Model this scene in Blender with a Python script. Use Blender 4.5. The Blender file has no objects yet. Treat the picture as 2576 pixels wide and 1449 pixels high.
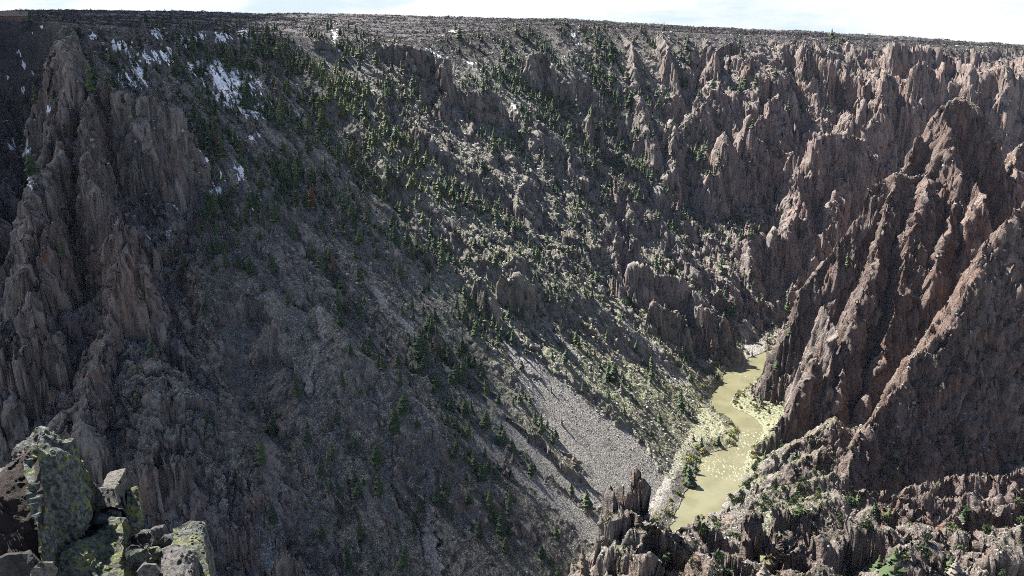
import bpy, bmesh, math, random
import numpy as np
from mathutils import Vector

# ------------------------------------------------------------------ camera, sky, sun, exposure
SC = bpy.context.scene
COL = SC.collection
PITCH = math.radians(16.6)
PW, PH, PF = 2576.0, 1449.0, 2231.0          # picture units used for measuring the photograph
cam_d = bpy.data.cameras.new("camera")
cam_d.sensor_width = 36.0
cam_d.lens = 36.0 * PF / PW
cam_d.clip_start = 0.5
cam_d.clip_end = 30000.0
cam = bpy.data.objects.new("camera", cam_d)
COL.objects.link(cam)
cam.location = (0, 0, 0)
cam.rotation_euler = (math.pi / 2 - PITCH, 0, 0)
SC.camera = cam

SUN_EL = math.radians(51.0)
SUN_AZ = math.radians(-53.0)                 # from +Y, negative = left: the sun stands behind the left rim
SUN = np.array([math.sin(SUN_AZ) * math.cos(SUN_EL), math.cos(SUN_AZ) * math.cos(SUN_EL), math.sin(SUN_EL)])
sun_d = bpy.data.lights.new("sun", 'SUN')
sun_d.energy = 5.0
sun_d.angle = math.radians(0.5)
sun_d.color = (1.0, 0.96, 0.89)
sun = bpy.data.objects.new("sun", sun_d)
COL.objects.link(sun)
sun.rotation_euler = Vector(SUN).to_track_quat('Z', 'Y').to_euler()

SKY_VEIL, SKY_CLOUD = (4.5, 5.3, 5.6, 1), (6.7, 6.75, 6.7, 1)
world = bpy.data.worlds.new("World")
SC.world = world
world.use_nodes = True
wn = world.node_tree
wn.nodes.clear()
w_out = wn.nodes.new('ShaderNodeOutputWorld')
w_bg = wn.nodes.new('ShaderNodeBackground')
w_bg.inputs['Strength'].default_value = 0.053
sky = wn.nodes.new('ShaderNodeTexSky')
sky.sky_type = 'NISHITA'
sky.sun_disc = False
sky.sun_elevation = SUN_EL
sky.sun_rotation = SUN_AZ
sky.altitude = 2400.0
def _w(t, **kw):
    o = wn.nodes.new(t)
    for k_, v_ in kw.items(): setattr(o, k_, v_)
    return o
# broken bright cloud low over the horizon, on top of the clear sky
_tc = _w('ShaderNodeTexCoord'); _mp = _w('ShaderNodeMapping'); _mp.inputs['Scale'].default_value = (1.0, 1.0, 4.5)
wn.links.new(_tc.outputs['Generated'], _mp.inputs[0])
_nz = _w('ShaderNodeTexNoise'); _nz.inputs['Scale'].default_value = 5.0; _nz.inputs['Detail'].default_value = 7; _nz.inputs['Roughness'].default_value = 0.6
wn.links.new(_mp.outputs[0], _nz.inputs['Vector'])
_mr = _w('ShaderNodeMapRange', interpolation_type='SMOOTHSTEP'); _mr.inputs[1].default_value = 0.36; _mr.inputs[2].default_value = 0.60
wn.links.new(_nz.outputs['Fac'], _mr.inputs[0])
_sp = _w('ShaderNodeSeparateXYZ'); wn.links.new(_tc.outputs['Generated'], _sp.inputs[0])
_el = _w('ShaderNodeMapRange', interpolation_type='SMOOTHSTEP'); _el.inputs[1].default_value = 0.30; _el.inputs[2].default_value = 0.05
wn.links.new(_sp.outputs['Z'], _el.inputs[0])
_mm = _w('ShaderNodeMath', operation='MULTIPLY'); wn.links.new(_mr.outputs[0], _mm.inputs[0]); wn.links.new(_el.outputs[0], _mm.inputs[1])
_mx = _w('ShaderNodeMix', data_type='RGBA')
_thin = _w('ShaderNodeMix', data_type='RGBA'); _thin.inputs[0].default_value = 1.0
wn.links.new(_el.outputs[0], _thin.inputs[0]); wn.links.new(sky.outputs[0], _thin.inputs[6]); _thin.inputs[7].default_value = SKY_VEIL
wn.links.new(_mm.outputs[0], _mx.inputs[0]); wn.links.new(_thin.outputs[2], _mx.inputs[6]); _mx.inputs[7].default_value = SKY_CLOUD
wn.links.new(_mx.outputs[2], w_bg.inputs[0])
wn.links.new(w_bg.outputs[0], w_out.inputs[0])

SC.view_settings.view_transform = 'Standard'
SC.view_settings.look = 'None'
SC.view_settings.gamma = 1.0
SC.view_settings.exposure = 1.68
SC.cycles.max_bounces = 5
SC.cycles.diffuse_bounces = 3
SC.cycles.use_denoising = False
SC.cycles.filter_width = 0.95

# ------------------------------------------------------------------ measuring helpers
CP, SP = math.cos(PITCH), math.sin(PITCH)

def ray(u, v):
    a, b = (u - PW / 2) / PF, (v - PH / 2) / PF
    return np.array([a, CP - b * SP, -SP - b * CP])

def project(x, y, z):
    f = y * CP - z * SP
    w = y * SP + z * CP
    return PW / 2 + x / f * PF, PH / 2 - w / f * PF

def on_z(u, v, z):
    d = ray(u, v)
    return d * (z / d[2])

# ------------------------------------------------------------------ noise on arrays
_rng = np.random.RandomState(7)
_ang = _rng.rand(256, 256) * 2 * np.pi
_GX, _GY = np.cos(_ang).astype(np.float32).ravel(), np.sin(_ang).astype(np.float32).ravel()
_V3 = (_rng.rand(64 ** 3).astype(np.float32) * 2 - 1)

def n2(x, y, s, seed=0):
    x = x * np.float32(1.0 / s) + np.float32(17.31 * seed)
    y = y * np.float32(1.0 / s) + np.float32(41.77 * seed)
    xi, yi = np.floor(x), np.floor(y)
    fx, fy = (x - xi).astype(np.float32), (y - yi).astype(np.float32)
    xi, yi = xi.astype(np.int32), yi.astype(np.int32)
    ux = fx * fx * fx * (fx * (fx * 6 - 15) + 10)
    uy = fy * fy * fy * (fy * (fy * 6 - 15) + 10)
    x0, x1, y0, y1 = xi & 255, (xi + 1) & 255, (yi & 255) << 8, ((yi + 1) & 255) << 8
    def g(ix, iy, dx, dy):
        k = ix + iy
        return _GX[k] * dx + _GY[k] * dy
    a = g(x0, y0, fx, fy); b = g(x1, y0, fx - 1, fy)
    c = g(x0, y1, fx, fy - 1); d = g(x1, y1, fx - 1, fy - 1)
    a += ux * (b - a); c += ux * (d - c)
    return (a + uy * (c - a)) * np.float32(1.5)

def n3(x, y, z, seed=0):
    x = x + np.float32(11.3 * seed); y = y + np.float32(5.7 * seed); z = z + np.float32(23.1 * seed)
    xi, yi, zi = np.floor(x), np.floor(y), np.floor(z)
    fx, fy, fz = x - xi, y - yi, z - zi
    xi, yi, zi = xi.astype(np.int32), yi.astype(np.int32), zi.astype(np.int32)
    fx = fx * fx * (3 - 2 * fx); fy = fy * fy * (3 - 2 * fy); fz = fz * fz * (3 - 2 * fz)
    x0, x1 = xi & 63, (xi + 1) & 63
    y0, y1 = (yi & 63) << 6, ((yi + 1) & 63) << 6
    z0, z1 = (zi & 63) << 12, ((zi + 1) & 63) << 12
    def L(a, b, t): return a + t * (b - a)
    v = L(L(L(_V3[x0 + y0 + z0], _V3[x1 + y0 + z0], fx), L(_V3[x0 + y1 + z0], _V3[x1 + y1 + z0], fx), fy),
          L(L(_V3[x0 + y0 + z1], _V3[x1 + y0 + z1], fx), L(_V3[x0 + y1 + z1], _V3[x1 + y1 + z1], fx), fy), fz)
    return v.astype(np.float32)

def fbm(x, y, s, octaves, seed=0, gain=0.5):
    r, a = 0, 1.0
    for i in range(octaves):
        r = r + a * n2(x, y, s, seed + i * 3)
        s *= 0.47; a *= gain
    return r

def sstep(a, b, x):
    t = np.clip((x - a) / (b - a), 0, 1)
    return t * t * (3 - 2 * t)

def spline(pts, step):
    P = np.array(pts, float)
    P = np.vstack([2 * P[0] - P[1], P, 2 * P[-1] - P[-2]])
    out = []
    for i in range(1, len(P) - 2):
        n = max(1, int(np.linalg.norm(P[i + 1] - P[i]) / step))
        for t in np.arange(n) / n:
            a, b, c, d = P[i - 1], P[i], P[i + 1], P[i + 2]
            out.append(0.5 * ((2 * b) + (c - a) * t + (2 * a - 5 * b + 4 * c - d) * t * t + (3 * b - a - 3 * c + d) * t ** 3))
    out.append(P[-2])
    return np.array(out)

# ------------------------------------------------------------------ the grid (polar, so that detail follows distance)
A0, A1, NA = math.radians(-38.5), math.radians(38.5), 1560
rr = [190.0]
while rr[-1] < 7000:
    r = rr[-1]
    rr.append(r + (0.75 if r < 330 else 1.05 if r < 1250 else 1.35 if r < 1950 else 2.0 + (r - 1950) * 0.02))
RR = np.array(rr, np.float32)
AZ = np.linspace(A0, A1, NA).astype(np.float32)
NR = len(RR)
X = RR[:, None] * np.sin(AZ)[None, :]
Y = RR[:, None] * np.cos(AZ)[None, :]

# coarse base: signed distance to the valley axis, slope profiles, rim and plateau
VALLEY = spline([(-1500, 60), (-900, 210), (-500, 320), (-200, 440), (0, 560), (120, 690), (186, 829), (262, 1000), (330, 1180), (425, 1330),
                 (620, 1430), (900, 1500), (1400, 1580), (2200, 1650)], 25)
CR = np.concatenate([np.arange(150, 2300, 7.0), np.geomspace(2310, 7300, 40)]).astype(np.float32)
CA = np.linspace(A0 - 0.06, A1 + 0.06, 320).astype(np.float32)
CX = (CR[:, None] * np.sin(CA)[None, :]).astype(np.float32)
CY = (CR[:, None] * np.cos(CA)[None, :]).astype(np.float32)
cd = np.full(CX.shape, 1e9, np.float32); cs = np.zeros(CX.shape, np.float32); ct = np.zeros(CX.shape, np.float32)
arc = 0.0
for i in range(len(VALLEY) - 1):
    p, q = VALLEY[i], VALLEY[i + 1]
    e = q - p; L = np.linalg.norm(e); e = e / L
    dx, dy = CX - p[0], CY - p[1]
    t = np.clip(dx * e[0] + dy * e[1], 0, L)
    d = np.hypot(dx - e[0] * t, dy - e[1] * t)
    m = d < cd
    cd[m] = d[m]; ct[m] = (arc + t)[m]
    cs[m] = np.sign(e[0] * dy - e[1] * dx)[m]
    arc += L
def arc_of(k):  # arc length of the axis at the point nearest to a given y
    best = np.argmin(np.hypot(VALLEY[:, 0] - k[0], VALLEY[:, 1] - k[1]))
    return np.sum(np.linalg.norm(np.diff(VALLEY[:best + 1], axis=0), axis=1))
S0 = cd * cs
_wt = np.zeros(CX.shape, np.float64); TT = np.zeros(CX.shape, np.float64); _arc = 0.0
for i in range(len(VALLEY) - 1):
    m_ = (VALLEY[i] + VALLEY[i + 1]) / 2
    w_ = 1.0 / (1.0 + np.hypot(CX - m_[0], CY - m_[1]) / 60.0) ** 7
    L = np.linalg.norm(VALLEY[i + 1] - VALLEY[i])
    TT += w_ * (_arc + L / 2); _wt += w_; _arc += L
TT = (TT / _wt).astype(np.float32)
T_A, T_B, T_C, T_D = arc_of((0, 560)), arc_of((262, 1000)), arc_of((425, 1330)), arc_of((620, 1430))
WID = np.interp(ct, [T_A - 500, T_A, T_B, T_C, T_D, T_D + 500], [690, 700, 690, 600, 500, 450]).astype(np.float32)
az_u = lambda u, v: math.atan2(ray(u, v)[0], ray(u, v)[1])
tan_e = lambda u, v: ray(u, v)[2] / math.hypot(ray(u, v)[0], ray(u, v)[1])
RIM = [(-300, 52), (0, 52), (200, 68), (640, 86), (1000, 104), (1200, 86), (1330, 66), (1500, 72), (1700, 84), (1900, 90), (2100, 101), (2300, 112), (2576, 123), (2900, 135)]
SKY = [(-300, 32), (0, 31), (150, 27), (320, 30), (600, 34), (1000, 38), (1290, 45), (1450, 50), (1700, 63), (2000, 78), (2300, 94), (2576, 113), (2900, 130)]
E_RIM = np.interp(CA, [az_u(*p) for p in RIM], [tan_e(*p) for p in RIM])
E_SKY = np.interp(CA, [az_u(*p) for p in SKY], [tan_e(*p) for p in SKY])
TOE = 34.0
pl = np.clip((S0 - WID) / 900, 0, 1) ** 0.8
ZTOP = CR[:, None] * (E_RIM[None, :] * (1 - pl) + E_SKY[None, :] * pl)
far = CR[:, None] > 2650
ZTOP = np.where(far, 2650 * E_SKY[None, :] - (CR[:, None] - 2650) * 0.06, ZTOP)
q = np.clip((S0 - TOE) / (WID - TOE), 0, 1.0)
steep_t = sstep(T_C - 60, T_D + 60, ct)
prof = (q * (1 - steep_t) + (0.62 * q + 0.38 * sstep(0.12, 0.95, q)) * steep_t)
ZL = -500.0 + (ZTOP + 500.0) * prof
sr = -S0
ZR = -500 + 0.20 * np.maximum(0, sr - 30) + 0.9 * np.maximum(0, sr - 480)
ZR = np.minimum(ZR, -60 + 0.02 * CY)
BASE = np.where(S0 > 0, ZL, ZR).astype(np.float32)
BASE = np.where(np.abs(S0) < TOE, -502.0, BASE).astype(np.float32)

def polar_lookup(arrs, x, y):
    r = np.hypot(x, y); a = np.arctan2(x, y)
    fi = np.interp(r, CR, np.arange(len(CR))).astype(np.float32)
    fj = np.clip((a - CA[0]) / (CA[1] - CA[0]), 0, len(CA) - 1.001).astype(np.float32)
    i = np.minimum(fi.astype(np.int32), len(CR) - 2); j = fj.astype(np.int32)
    fi -= i; fj -= j
    return [(a_[i, j] * (1 - fi) + a_[i + 1, j] * fi) * (1 - fj) + (a_[i, j + 1] * (1 - fi) + a_[i + 1, j + 1] * fi) * fj for a_ in arrs]

def hit(u, v):
    d = ray(u, v)
    T = np.arange(170, 3200, 3.0)
    z = polar_lookup([BASE], T * d[0], T * d[1])[0]
    k = np.nonzero(T * d[2] < z)[0]
    return T[k[0]] if len(k) else 3000.0

def at(u, v, lift=0.0, T=None):
    """A point of the place that is seen at (u, v): on the base terrain, lifted towards the viewer's side by some metres, or at a given distance."""
    d = ray(u, v)
    return d * ((hit(u, v) - lift) if T is None else T)

# ------------------------------------------------------------------ maps of what covers the ground, 100 px cells of the photograph
def charmap(rows):
    return np.array([[int(c) for c in r] for r in rows], np.float32) / 9.0
def map_at(m, u, v):
    fu = np.clip((u - 50) / 100, 0, m.shape[1] - 1.001); fv = np.clip((v - 50) / 100, 0, m.shape[0] - 1.001)
    i, j = fv.astype(np.int32), fu.astype(np.int32)
    fi, fj = (fv - i).astype(np.float32), (fu - j).astype(np.float32)
    return (m[i, j] * (1 - fi) + m[i + 1, j] * fi) * (1 - fj) + (m[i, j + 1] * (1 - fi) + m[i + 1, j + 1] * fi) * fj
M_ROCK = charmap([
    "11000000000000000000000000",
    "86322322254334434578877888",
    "88643222368544545789999888",
    "88885222348555555788999998",
    "88887223235566666678999999",
    "88887333333566666667889999",
    "88886333333356666777889999",
    "88877332332335566888899999",
    "88866332332346554789779999",
    "88776443333245334479988999",
    "88776543443222333234589999",
    "88777544444222222222899999",
    "88888654444322222333889999",
    "88888764444332356655777788",
    "88888875444333388877888888"])
SCREE = [
    [(1255, 850, 14), (1300, 900, 30), (1370, 985, 52), (1450, 1075, 72), (1540, 1160, 88), (1610, 1225, 72), (1655, 1265, 40)],
    [(1180, 1090, 8), (1260, 1160, 18), (1340, 1220, 22), (1430, 1290, 28), (1510, 1350, 35)],
    [(1255, 1060, 10), (1330, 1130, 20), (1420, 1210, 22), (1500, 1260, 20)],
    [(655, 1010, 14), (680, 1060, 25), (685, 1200, 26), (690, 1460, 34)],
    [(805, 790, 8), (815, 860, 12), (790, 920, 14), (770, 1000, 10)],
    [(925, 690, 6), (960, 750, 9), (1060, 860, 6)],
    [(1060, 1060, 6), (1080, 1160, 9), (1085, 1300, 11), (1090, 1460, 15)],
    [(955, 1030, 5), (975, 1130, 9), (985, 1200, 6)],
    [(1330, 570, 6), (1350, 640, 7), (1400, 720, 5)],
    [(1490, 760, 8), (1600, 860, 10), (1720, 960, 10)],
    [(1870, 820, 10), (1885, 860, 26), (1900, 905, 34)],
    [(1360, 780, 8), (1400, 830, 9), (1440, 900, 6)],
    [(1655, 470, 8), (1650, 520, 12), (1650, 560, 10)],
]
def scree_at(u, v):
    m = np.zeros(u.shape, np.float32)
    for st in SCREE:
        for p, q in zip(st[:-1], st[1:]):
            sel = (u > min(p[0], q[0]) - 110) & (u < max(p[0], q[0]) + 110) & (v > min(p[1], q[1]) - 110) & (v < max(p[1], q[1]) + 110)
            if not sel.any(): continue
            e = np.array([q[0] - p[0], q[1] - p[1]], float); L = np.hypot(*e); e /= L
            du, dv = u[sel] - p[0], v[sel] - p[1]
            t = np.clip(du * e[0] + dv * e[1], 0, L)
            d = np.hypot(du - e[0] * t, dv - e[1] * t)
            w = p[2] + (q[2] - p[2]) * t / L
            m[sel] = np.maximum(m[sel], sstep(1.15, 0.75, d / w))
    return m
M_WARM = charmap([
    "22222222222222333333333333",
    "36322222222222334556667766",
    "46332221123322233556667766",
    "25312321122222222556677788",
    "25301211111111122355677788",
    "36310321111111122334667888",
    "36763322111111122233567888",
    "36773322221111111223457888",
    "34442222222211111112346888",
    "33332222222222111112347888",
    "33332252222222111113578887",
    "32223363333222211111367777",
    "32222263333333222112245666",
    "22222233333333338744445667",
    "22222333333333399888877778"])
M_GREEN = charmap([
    "11111111111111111111111111",
    "00000001111111111112111111",
    "00000000112222221111111111",
    "00000000233222222111211111",
    "00000000033333332221111000",
    "00000000023344433322110000",
    "00000000012344444332110000",
    "00000001112344555543210000",
    "00011111112345566665300000",
    "00011111112234456666500000",
    "00001111111223344566641100",
    "00000111112222333355620000",
    "00000111222222222225521110",
    "00000011222222222203211111",
    "00000011122222222201111111"])

# ------------------------------------------------------------------ heights
U0, V0 = project(X, Y, polar_lookup([BASE], X, Y)[0])
rock = map_at(M_ROCK, U0, V0)
scree = scree_at(U0 + 16 * n2(X, Y, 22, 71) + 8 * n2(X, Y, 7, 73), V0 + 10 * n2(X, Y, 12, 72))
scree = sstep(0.30, 0.62, scree * (1.0 + 0.38 * n2(X, Y, 9, 74) + 0.25 * n2(X, Y, 3.5, 75))).astype(np.float32)
def voronoi(x, y, cell, seed, ax=1.0, ay=1.0, rot=0.0):
    """Per point: offset to the site of its cell, and two random numbers of that cell."""
    c_, s_ = math.cos(rot), math.sin(rot)
    p = (x * c_ + y * s_) / np.float32(cell * ax); q = (-x * s_ + y * c_) / np.float32(cell * ay)
    pi, qi = np.floor(p), np.floor(q)
    best = np.full(x.shape, 1e9, np.float32); bp = np.zeros(x.shape, np.float32); bq = np.zeros(x.shape, np.float32); bk = np.zeros(x.shape, np.int32)
    R1 = np.random.RandomState(seed).rand(4, 128 * 128).astype(np.float32)
    for i in (-1, 0, 1):
        for j in (-1, 0, 1):
            k = ((pi + i).astype(np.int32) & 127) * 128 + ((qi + j).astype(np.int32) & 127)
            sx, sy = pi + i + R1[0][k], qi + j + R1[1][k]
            d = (sx - p) ** 2 + (sy - q) ** 2
            m = d < best
            best = np.where(m, d, best); bp = np.where(m, sx, bp); bq = np.where(m, sy, bq); bk = np.where(m, k, bk)
    dp, dq = (bp - p) * cell * ax, (bq - q) * cell * ay
    return dp * c_ - dq * s_, dp * s_ + dq * c_, R1[2][bk] * 2 - 1, R1[3][bk] * 2 - 1

def rdg(x, y, s_, seed):
    return 0.6 - np.abs(n2(x, y, s_, seed)) * 1.9
nearside = (AZ[None, :] > math.radians(4.2)) * sstep(660, 560, RR)[:, None]
rside = sstep(-42, -75, polar_lookup([S0.astype(np.float32)], X, Y)[0]) * sstep(600, 680, RR)[:, None]
rock = np.maximum(np.maximum(rock, 0.85 * nearside), 0.88 * rside).astype(np.float32)
rk = (0.10 + 1.1 * rock) * (1 - 0.8 * scree)
cw = 1 - 0.5 * np.maximum(rside, nearside)
wx = rk * cw * (10 * n2(X, Y, 105, 1) + 7 * n2(X, Y, 52, 2) + 3.0 * rdg(X, Y, 24, 3) + 1.2 * rdg(X, Y, 11, 4) + 0.8 * n2(X, Y, 5, 5))
wy = rk * cw * (10 * n2(X, Y, 105, 11) + 7 * n2(X, Y, 52, 12) + 3.0 * rdg(X, Y, 24, 13) + 1.2 * rdg(X, Y, 11, 14) + 0.8 * n2(X, Y, 5, 15))
near = sstep(820, 640, RR)[:, None] * np.ones_like(X)
colm = sstep(0.42, 0.75, rock)
XW, YW = (X + wx).astype(np.float32), (Y + wy).astype(np.float32)
# rock breaks into slabs: every slab is set forward or back as one piece, so faces stay flat and cracks run straight down
lface = sstep(560, 470, U0) * sstep(140, 220, V0) * sstep(760, 640, V0) * sstep(150, 220, U0)
lface = np.maximum(lface, np.exp(-(((U0 - 172) / 45) ** 2 + ((V0 - 130) / 90) ** 2)))
calm = (1 - 0.65 * lface) * (1 - 0.60 * rside) * (1 - 0.6 * nearside)
for cell, amp, pull_, sd, ax_, ay_, ro_ in ((40.0, 9.0, 0.08, 5, 0.8, 1.3, 0.5), (18.0, 4.6, 0.10, 6, 0.75, 1.35, 0.9), (10.0, 1.2, 0.10, 7, 0.7, 1.4, 0.3)):
    px_, py_, ra_, rb_ = voronoi(X + 0.6 * wx, Y + 0.6 * wy, cell, sd, ax_, ay_, ro_)
    f_ = calm
    pn = 0.34 * near * nearside if cell < 20 else 0.0
    XW = (XW + colm * (ra_ * amp * f_ + px_ * (pull_ * calm + pn))).astype(np.float32)
    YW = (YW + colm * (rb_ * amp * f_ + py_ * (pull_ * calm + pn))).astype(np.float32)
H, SS, WW, TL = polar_lookup([BASE, S0.astype(np.float32), WID, TT], XW, YW)
H = H.astype(np.float32)
# cliffs and benches: big walls fall in steep lifts with ledges between, at another height on every block
_pa, _pb, ca_, cb_ = voronoi(X + wx, Y + wy, 75.0, 8, 0.8, 1.3, 0.4)
_pa, _pb, cc_, cd_ = voronoi(X + wx, Y + wy, 30.0, 9, 0.8, 1.3, 0.7)
ph = 3.0 * n2(X, Y, 170, 48) + 1.5 * ca_ + 0.7 * cc_
wallm = sstep(0.45, 0.75, rock) * sstep(25, 90, SS) * sstep(0, -50, SS - WW)
wr = sstep(3, 8, np.degrees(AZ))[None, :]
wl = sstep(600, 520, U0)
lift_ = 24.0 * wr + 27.0 * wl; lam = 24.0
H += (wallm * (lift_ * np.sin(H / lam + ph) * (0.75 + 0.25 * cb_) + 0.22 * lift_ * np.sin(H / 7.5 + 2.2 * ph) + (wr + wl) * 9 * cd_ + (wr + wl) * 9 * ca_)).astype(np.float32)
# ribs and runnels that follow the fall of the slope
TLw = TL + 14 * n2(X, Y, 120, 41) + 5 * n2(X, Y, 40, 42)
onslope = sstep(20, 140, SS) * sstep(10, -90, SS - WW)
H += (onslope * (1 - 0.65 * rock) * (1 - 0.85 * scree) * (11 * rdg(TLw, SS * 0.12, 70, 43) + 7.0 * rdg(TLw, SS * 0.13, 31, 44) + 3.4 * rdg(TLw, SS * 0.16, 13, 45))).astype(np.float32)

WHO = np.zeros(X.size, np.int16)
LEDGE = (5.0 * n2(X, Y, 70, 95) + 2.5 * n2(X, Y, 26, 96)).astype(np.float32)
LEDGE2 = np.clip(0.55 + 0.9 * n2(X, Y, 55, 97), 0, 1).astype(np.float32)
def ridge(pts, kl=2.2, kr=2.2, rnd=3.0, reach=420.0, who=0, steps=True):
    """Raise the ground to a crest line whose flanks fall away at kl (left of the line) and kr."""
    P = np.array(pts, float)
    x0, y0 = P[:, :2].min(0) - reach; x1, y1 = P[:, :2].max(0) + reach
    idx = np.nonzero(((XW > x0) & (XW < x1) & (YW > y0) & (YW < y1)).ravel())[0]
    x, y = XW.ravel()[idx], YW.ravel()[idx]
    best = np.full(x.shape, -1e9, np.float32)
    stepped = (LEDGE.ravel()[idx], LEDGE2.ravel()[idx]) if steps and min(kl, kr) > 1.6 else None
    for p, q in zip(P[:-1], P[1:]):
        e = (q - p)[:2]; L = np.hypot(*e) + 1e-6; e = e / L
        dx, dy = x - np.float32(p[0]), y - np.float32(p[1])
        t = np.clip(dx * e[0] + dy * e[1], 0, L)
        d = np.hypot(dx - e[0] * t, dy - e[1] * t)
        side = e[0] * dy - e[1] * dx
        w = np.clip(side / (d + 1e-3), -1, 1) * 0.5 + 0.5
        k = kr + (kl - kr) * w
        drop = k * (np.sqrt(d * d + rnd * rnd) - rnd)
        if stepped is not None:
            drop = drop + k * 7 * (1 - np.exp(-d / 14))          # steeper near the crest than at the foot
            drop = drop - stepped[1] * (4.2 * np.sin(drop / 5.0 + stepped[0]) + 1.5 * np.sin(drop / 1.9 + 2.3 * stepped[0]))
        h = p[2] + (q[2] - p[2]) * (t / L) - drop
        best = np.maximum(best, h)
    flat = H.ravel()
    win = best > flat[idx]
    WHO[idx[win]] = who
    flat[idx] = np.maximum(flat[idx], best)

def gully(pts, k=1.2, reach=60.0):
    P = np.array(pts, float)
    x0, y0 = P[:, :2].min(0) - reach; x1, y1 = P[:, :2].max(0) + reach
    idx = np.nonzero(((XW > x0) & (XW < x1) & (YW > y0) & (YW < y1)).ravel())[0]
    x, y = XW.ravel()[idx], YW.ravel()[idx]
    best = np.full(x.shape, 1e9, np.float32)
    for p, q in zip(P[:-1], P[1:]):
        e = (q - p)[:2]; L = np.hypot(*e) + 1e-6; e = e / L
        dx, dy = x - np.float32(p[0]), y - np.float32(p[1])
        t = np.clip(dx * e[0] + dy * e[1], 0, L)
        d = np.hypot(dx - e[0] * t, dy - e[1] * t)
        best = np.minimum(best, p[2] + (q[2] - p[2]) * (t / L) + k * d + 4.0 * np.maximum(0, d - 0.45 * reach))
    flat = H.ravel()
    flat[idx] = np.minimum(flat[idx], best)

def crest(lst, **kw):   # (u, v, lift)
    ridge([at(u, v, l) for u, v, l in lst], **kw)
def crestT(lst, **kw):  # (u, v, distance)
    ridge([at(u, v, T=t) for u, v, t in lst], **kw)
def cut(lst, **kw):
    gully([at(u, v, -l) for u, v, l in lst], **kw)

# spurs and gullies of the long slope
crest([(760, 150, 16), (830, 235, 44), (1050, 480, 56), (1180, 580, 56), (1330, 650, 48), (1500, 770, 36), (1700, 900, 16)], kl=1.05, kr=1.2, rnd=5)
crest([(1290, 268, 36), (1345, 305, 56), (1440, 360, 60), (1560, 455, 56), (1700, 600, 50), (1840, 750, 32)], kl=1.25, kr=1.2, rnd=4)
crest([(640, 330, 8), (830, 490, 24), (860, 512, 30), (973, 600, 32), (1099, 644, 26), (1167, 690, 22)], kl=0.9, kr=1.05, rnd=5)
crest([(1060, 700, 8), (1120, 770, 18), (1200, 850, 20), (1240, 890, 12)], kl=0.9, kr=1.0, rnd=5)
crest([(800, 770, 12), (870, 862, 34), (960, 930, 34), (1050, 1012, 30), (1180, 1110, 12)], kl=1.05, kr=1.1, rnd=4)
crest([(560, 640, 4), (700, 760, 12), (790, 860, 14), (880, 980, 8)], kl=0.85, kr=0.9, rnd=8)
cut([(830, 160, 8), (880, 215, 34), (1100, 450, 42), (1235, 545, 42), (1385, 622, 38), (1545, 738, 30), (1735, 878, 14)], k=1.0, reach=110)
cut([(1345, 262, 8), (1490, 330, 36), (1610, 430, 42), (1745, 572, 40), (1875, 715, 24)], k=1.0, reach=110)
cut([(1180, 400, 4), (1300, 520, 16), (1316, 560, 20), (1390, 650, 14)], k=0.9)
cut([(1562, 560, 8), (1566, 640, 30), (1566, 740, 30), (1580, 770, 12)], k=2.5)
cut([(700, 560, 6), (830, 700, 14), (930, 820, 14), (1060, 960, 8)], k=0.9)
cut([(900, 300, 8), (1060, 500, 14), (1240, 690, 10)], k=0.85)
cut([(1230, 430, 8), (1330, 600, 14), (1440, 720, 12), (1600, 840, 8)], k=0.9)
cut([(560, 760, 8), (620, 900, 20), (660, 1010, 26), (685, 1200, 26), (690, 1449, 22)], k=1.0)
# rock outcrops standing out of the slope
crest([(1200, 688, 60), (1222, 698, 66), (1240, 740, 48)], kl=3.2, kr=3.2, rnd=4)
crest([(1262, 698, 66), (1300, 688, 70), (1338, 720, 54)], kl=3.6, kr=3.6, rnd=6)
crest([(1215, 800, 26), (1228, 820, 22)], kl=2.4, kr=2.4, rnd=3)
# cliffs at the foot of the slope, over the river
for lst in ([(1562, 585, 84), (1600, 610, 72)], [(1600, 660, 92), (1660, 690, 86), (1720, 720, 72)], [(1690, 690, 90), (1760, 740, 88), (1800, 790, 76)],
            [(1760, 770, 84), (1820, 800, 82), (1868, 850, 62)], [(1640, 760, 66), (1700, 800, 60)]):
    crest(lst, kl=3.0, kr=3.2, rnd=4)
# cliff bands near the rim
crest([(925, 108, 20), (1000, 112, 60), (1060, 122, 74), (1104, 136, 70), (1108, 160, 60)], kl=3.2, kr=3.2, rnd=6, who=11)
crest([(1130, 144, 96), (1128, 170, 88), (1150, 190, 74)], kl=3.8, kr=3.8, rnd=3, who=1)
crest([(1112, 235, 30), (1090, 300, 22), (1070, 350, 12)], kl=1.8, kr=1.8, rnd=3)
crest([(1185, 230, 78), (1230, 220, 80), (1258, 245, 66)], kl=3.2, kr=2.6, rnd=5, who=2)
crest([(1180, 260, 36), (1190, 330, 24)], kl=2.2, kr=2.2, rnd=3)
crest([(1335, 64, 20), (1400, 60, 64), (1460, 62, 66), (1508, 70, 44)], kl=3.2, kr=3.2, rnd=8)
crest([(1330, 140, 60), (1380, 130, 66), (1390, 160, 60)], kl=2.8, kr=2.8, rnd=6)
crest([(1484, 272, 66), (1490, 300, 60)], kl=4.0, kr=4.0, rnd=3, who=6)
crest([(1512, 300, 62), (1516, 330, 54)], kl=4.0, kr=4.0, rnd=3, who=7)
crest([(1340, 420, 22), (1316, 480, 24), (1318, 520, 20), (1335, 575, 12)], kl=1.6, kr=1.6, rnd=3)
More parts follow.
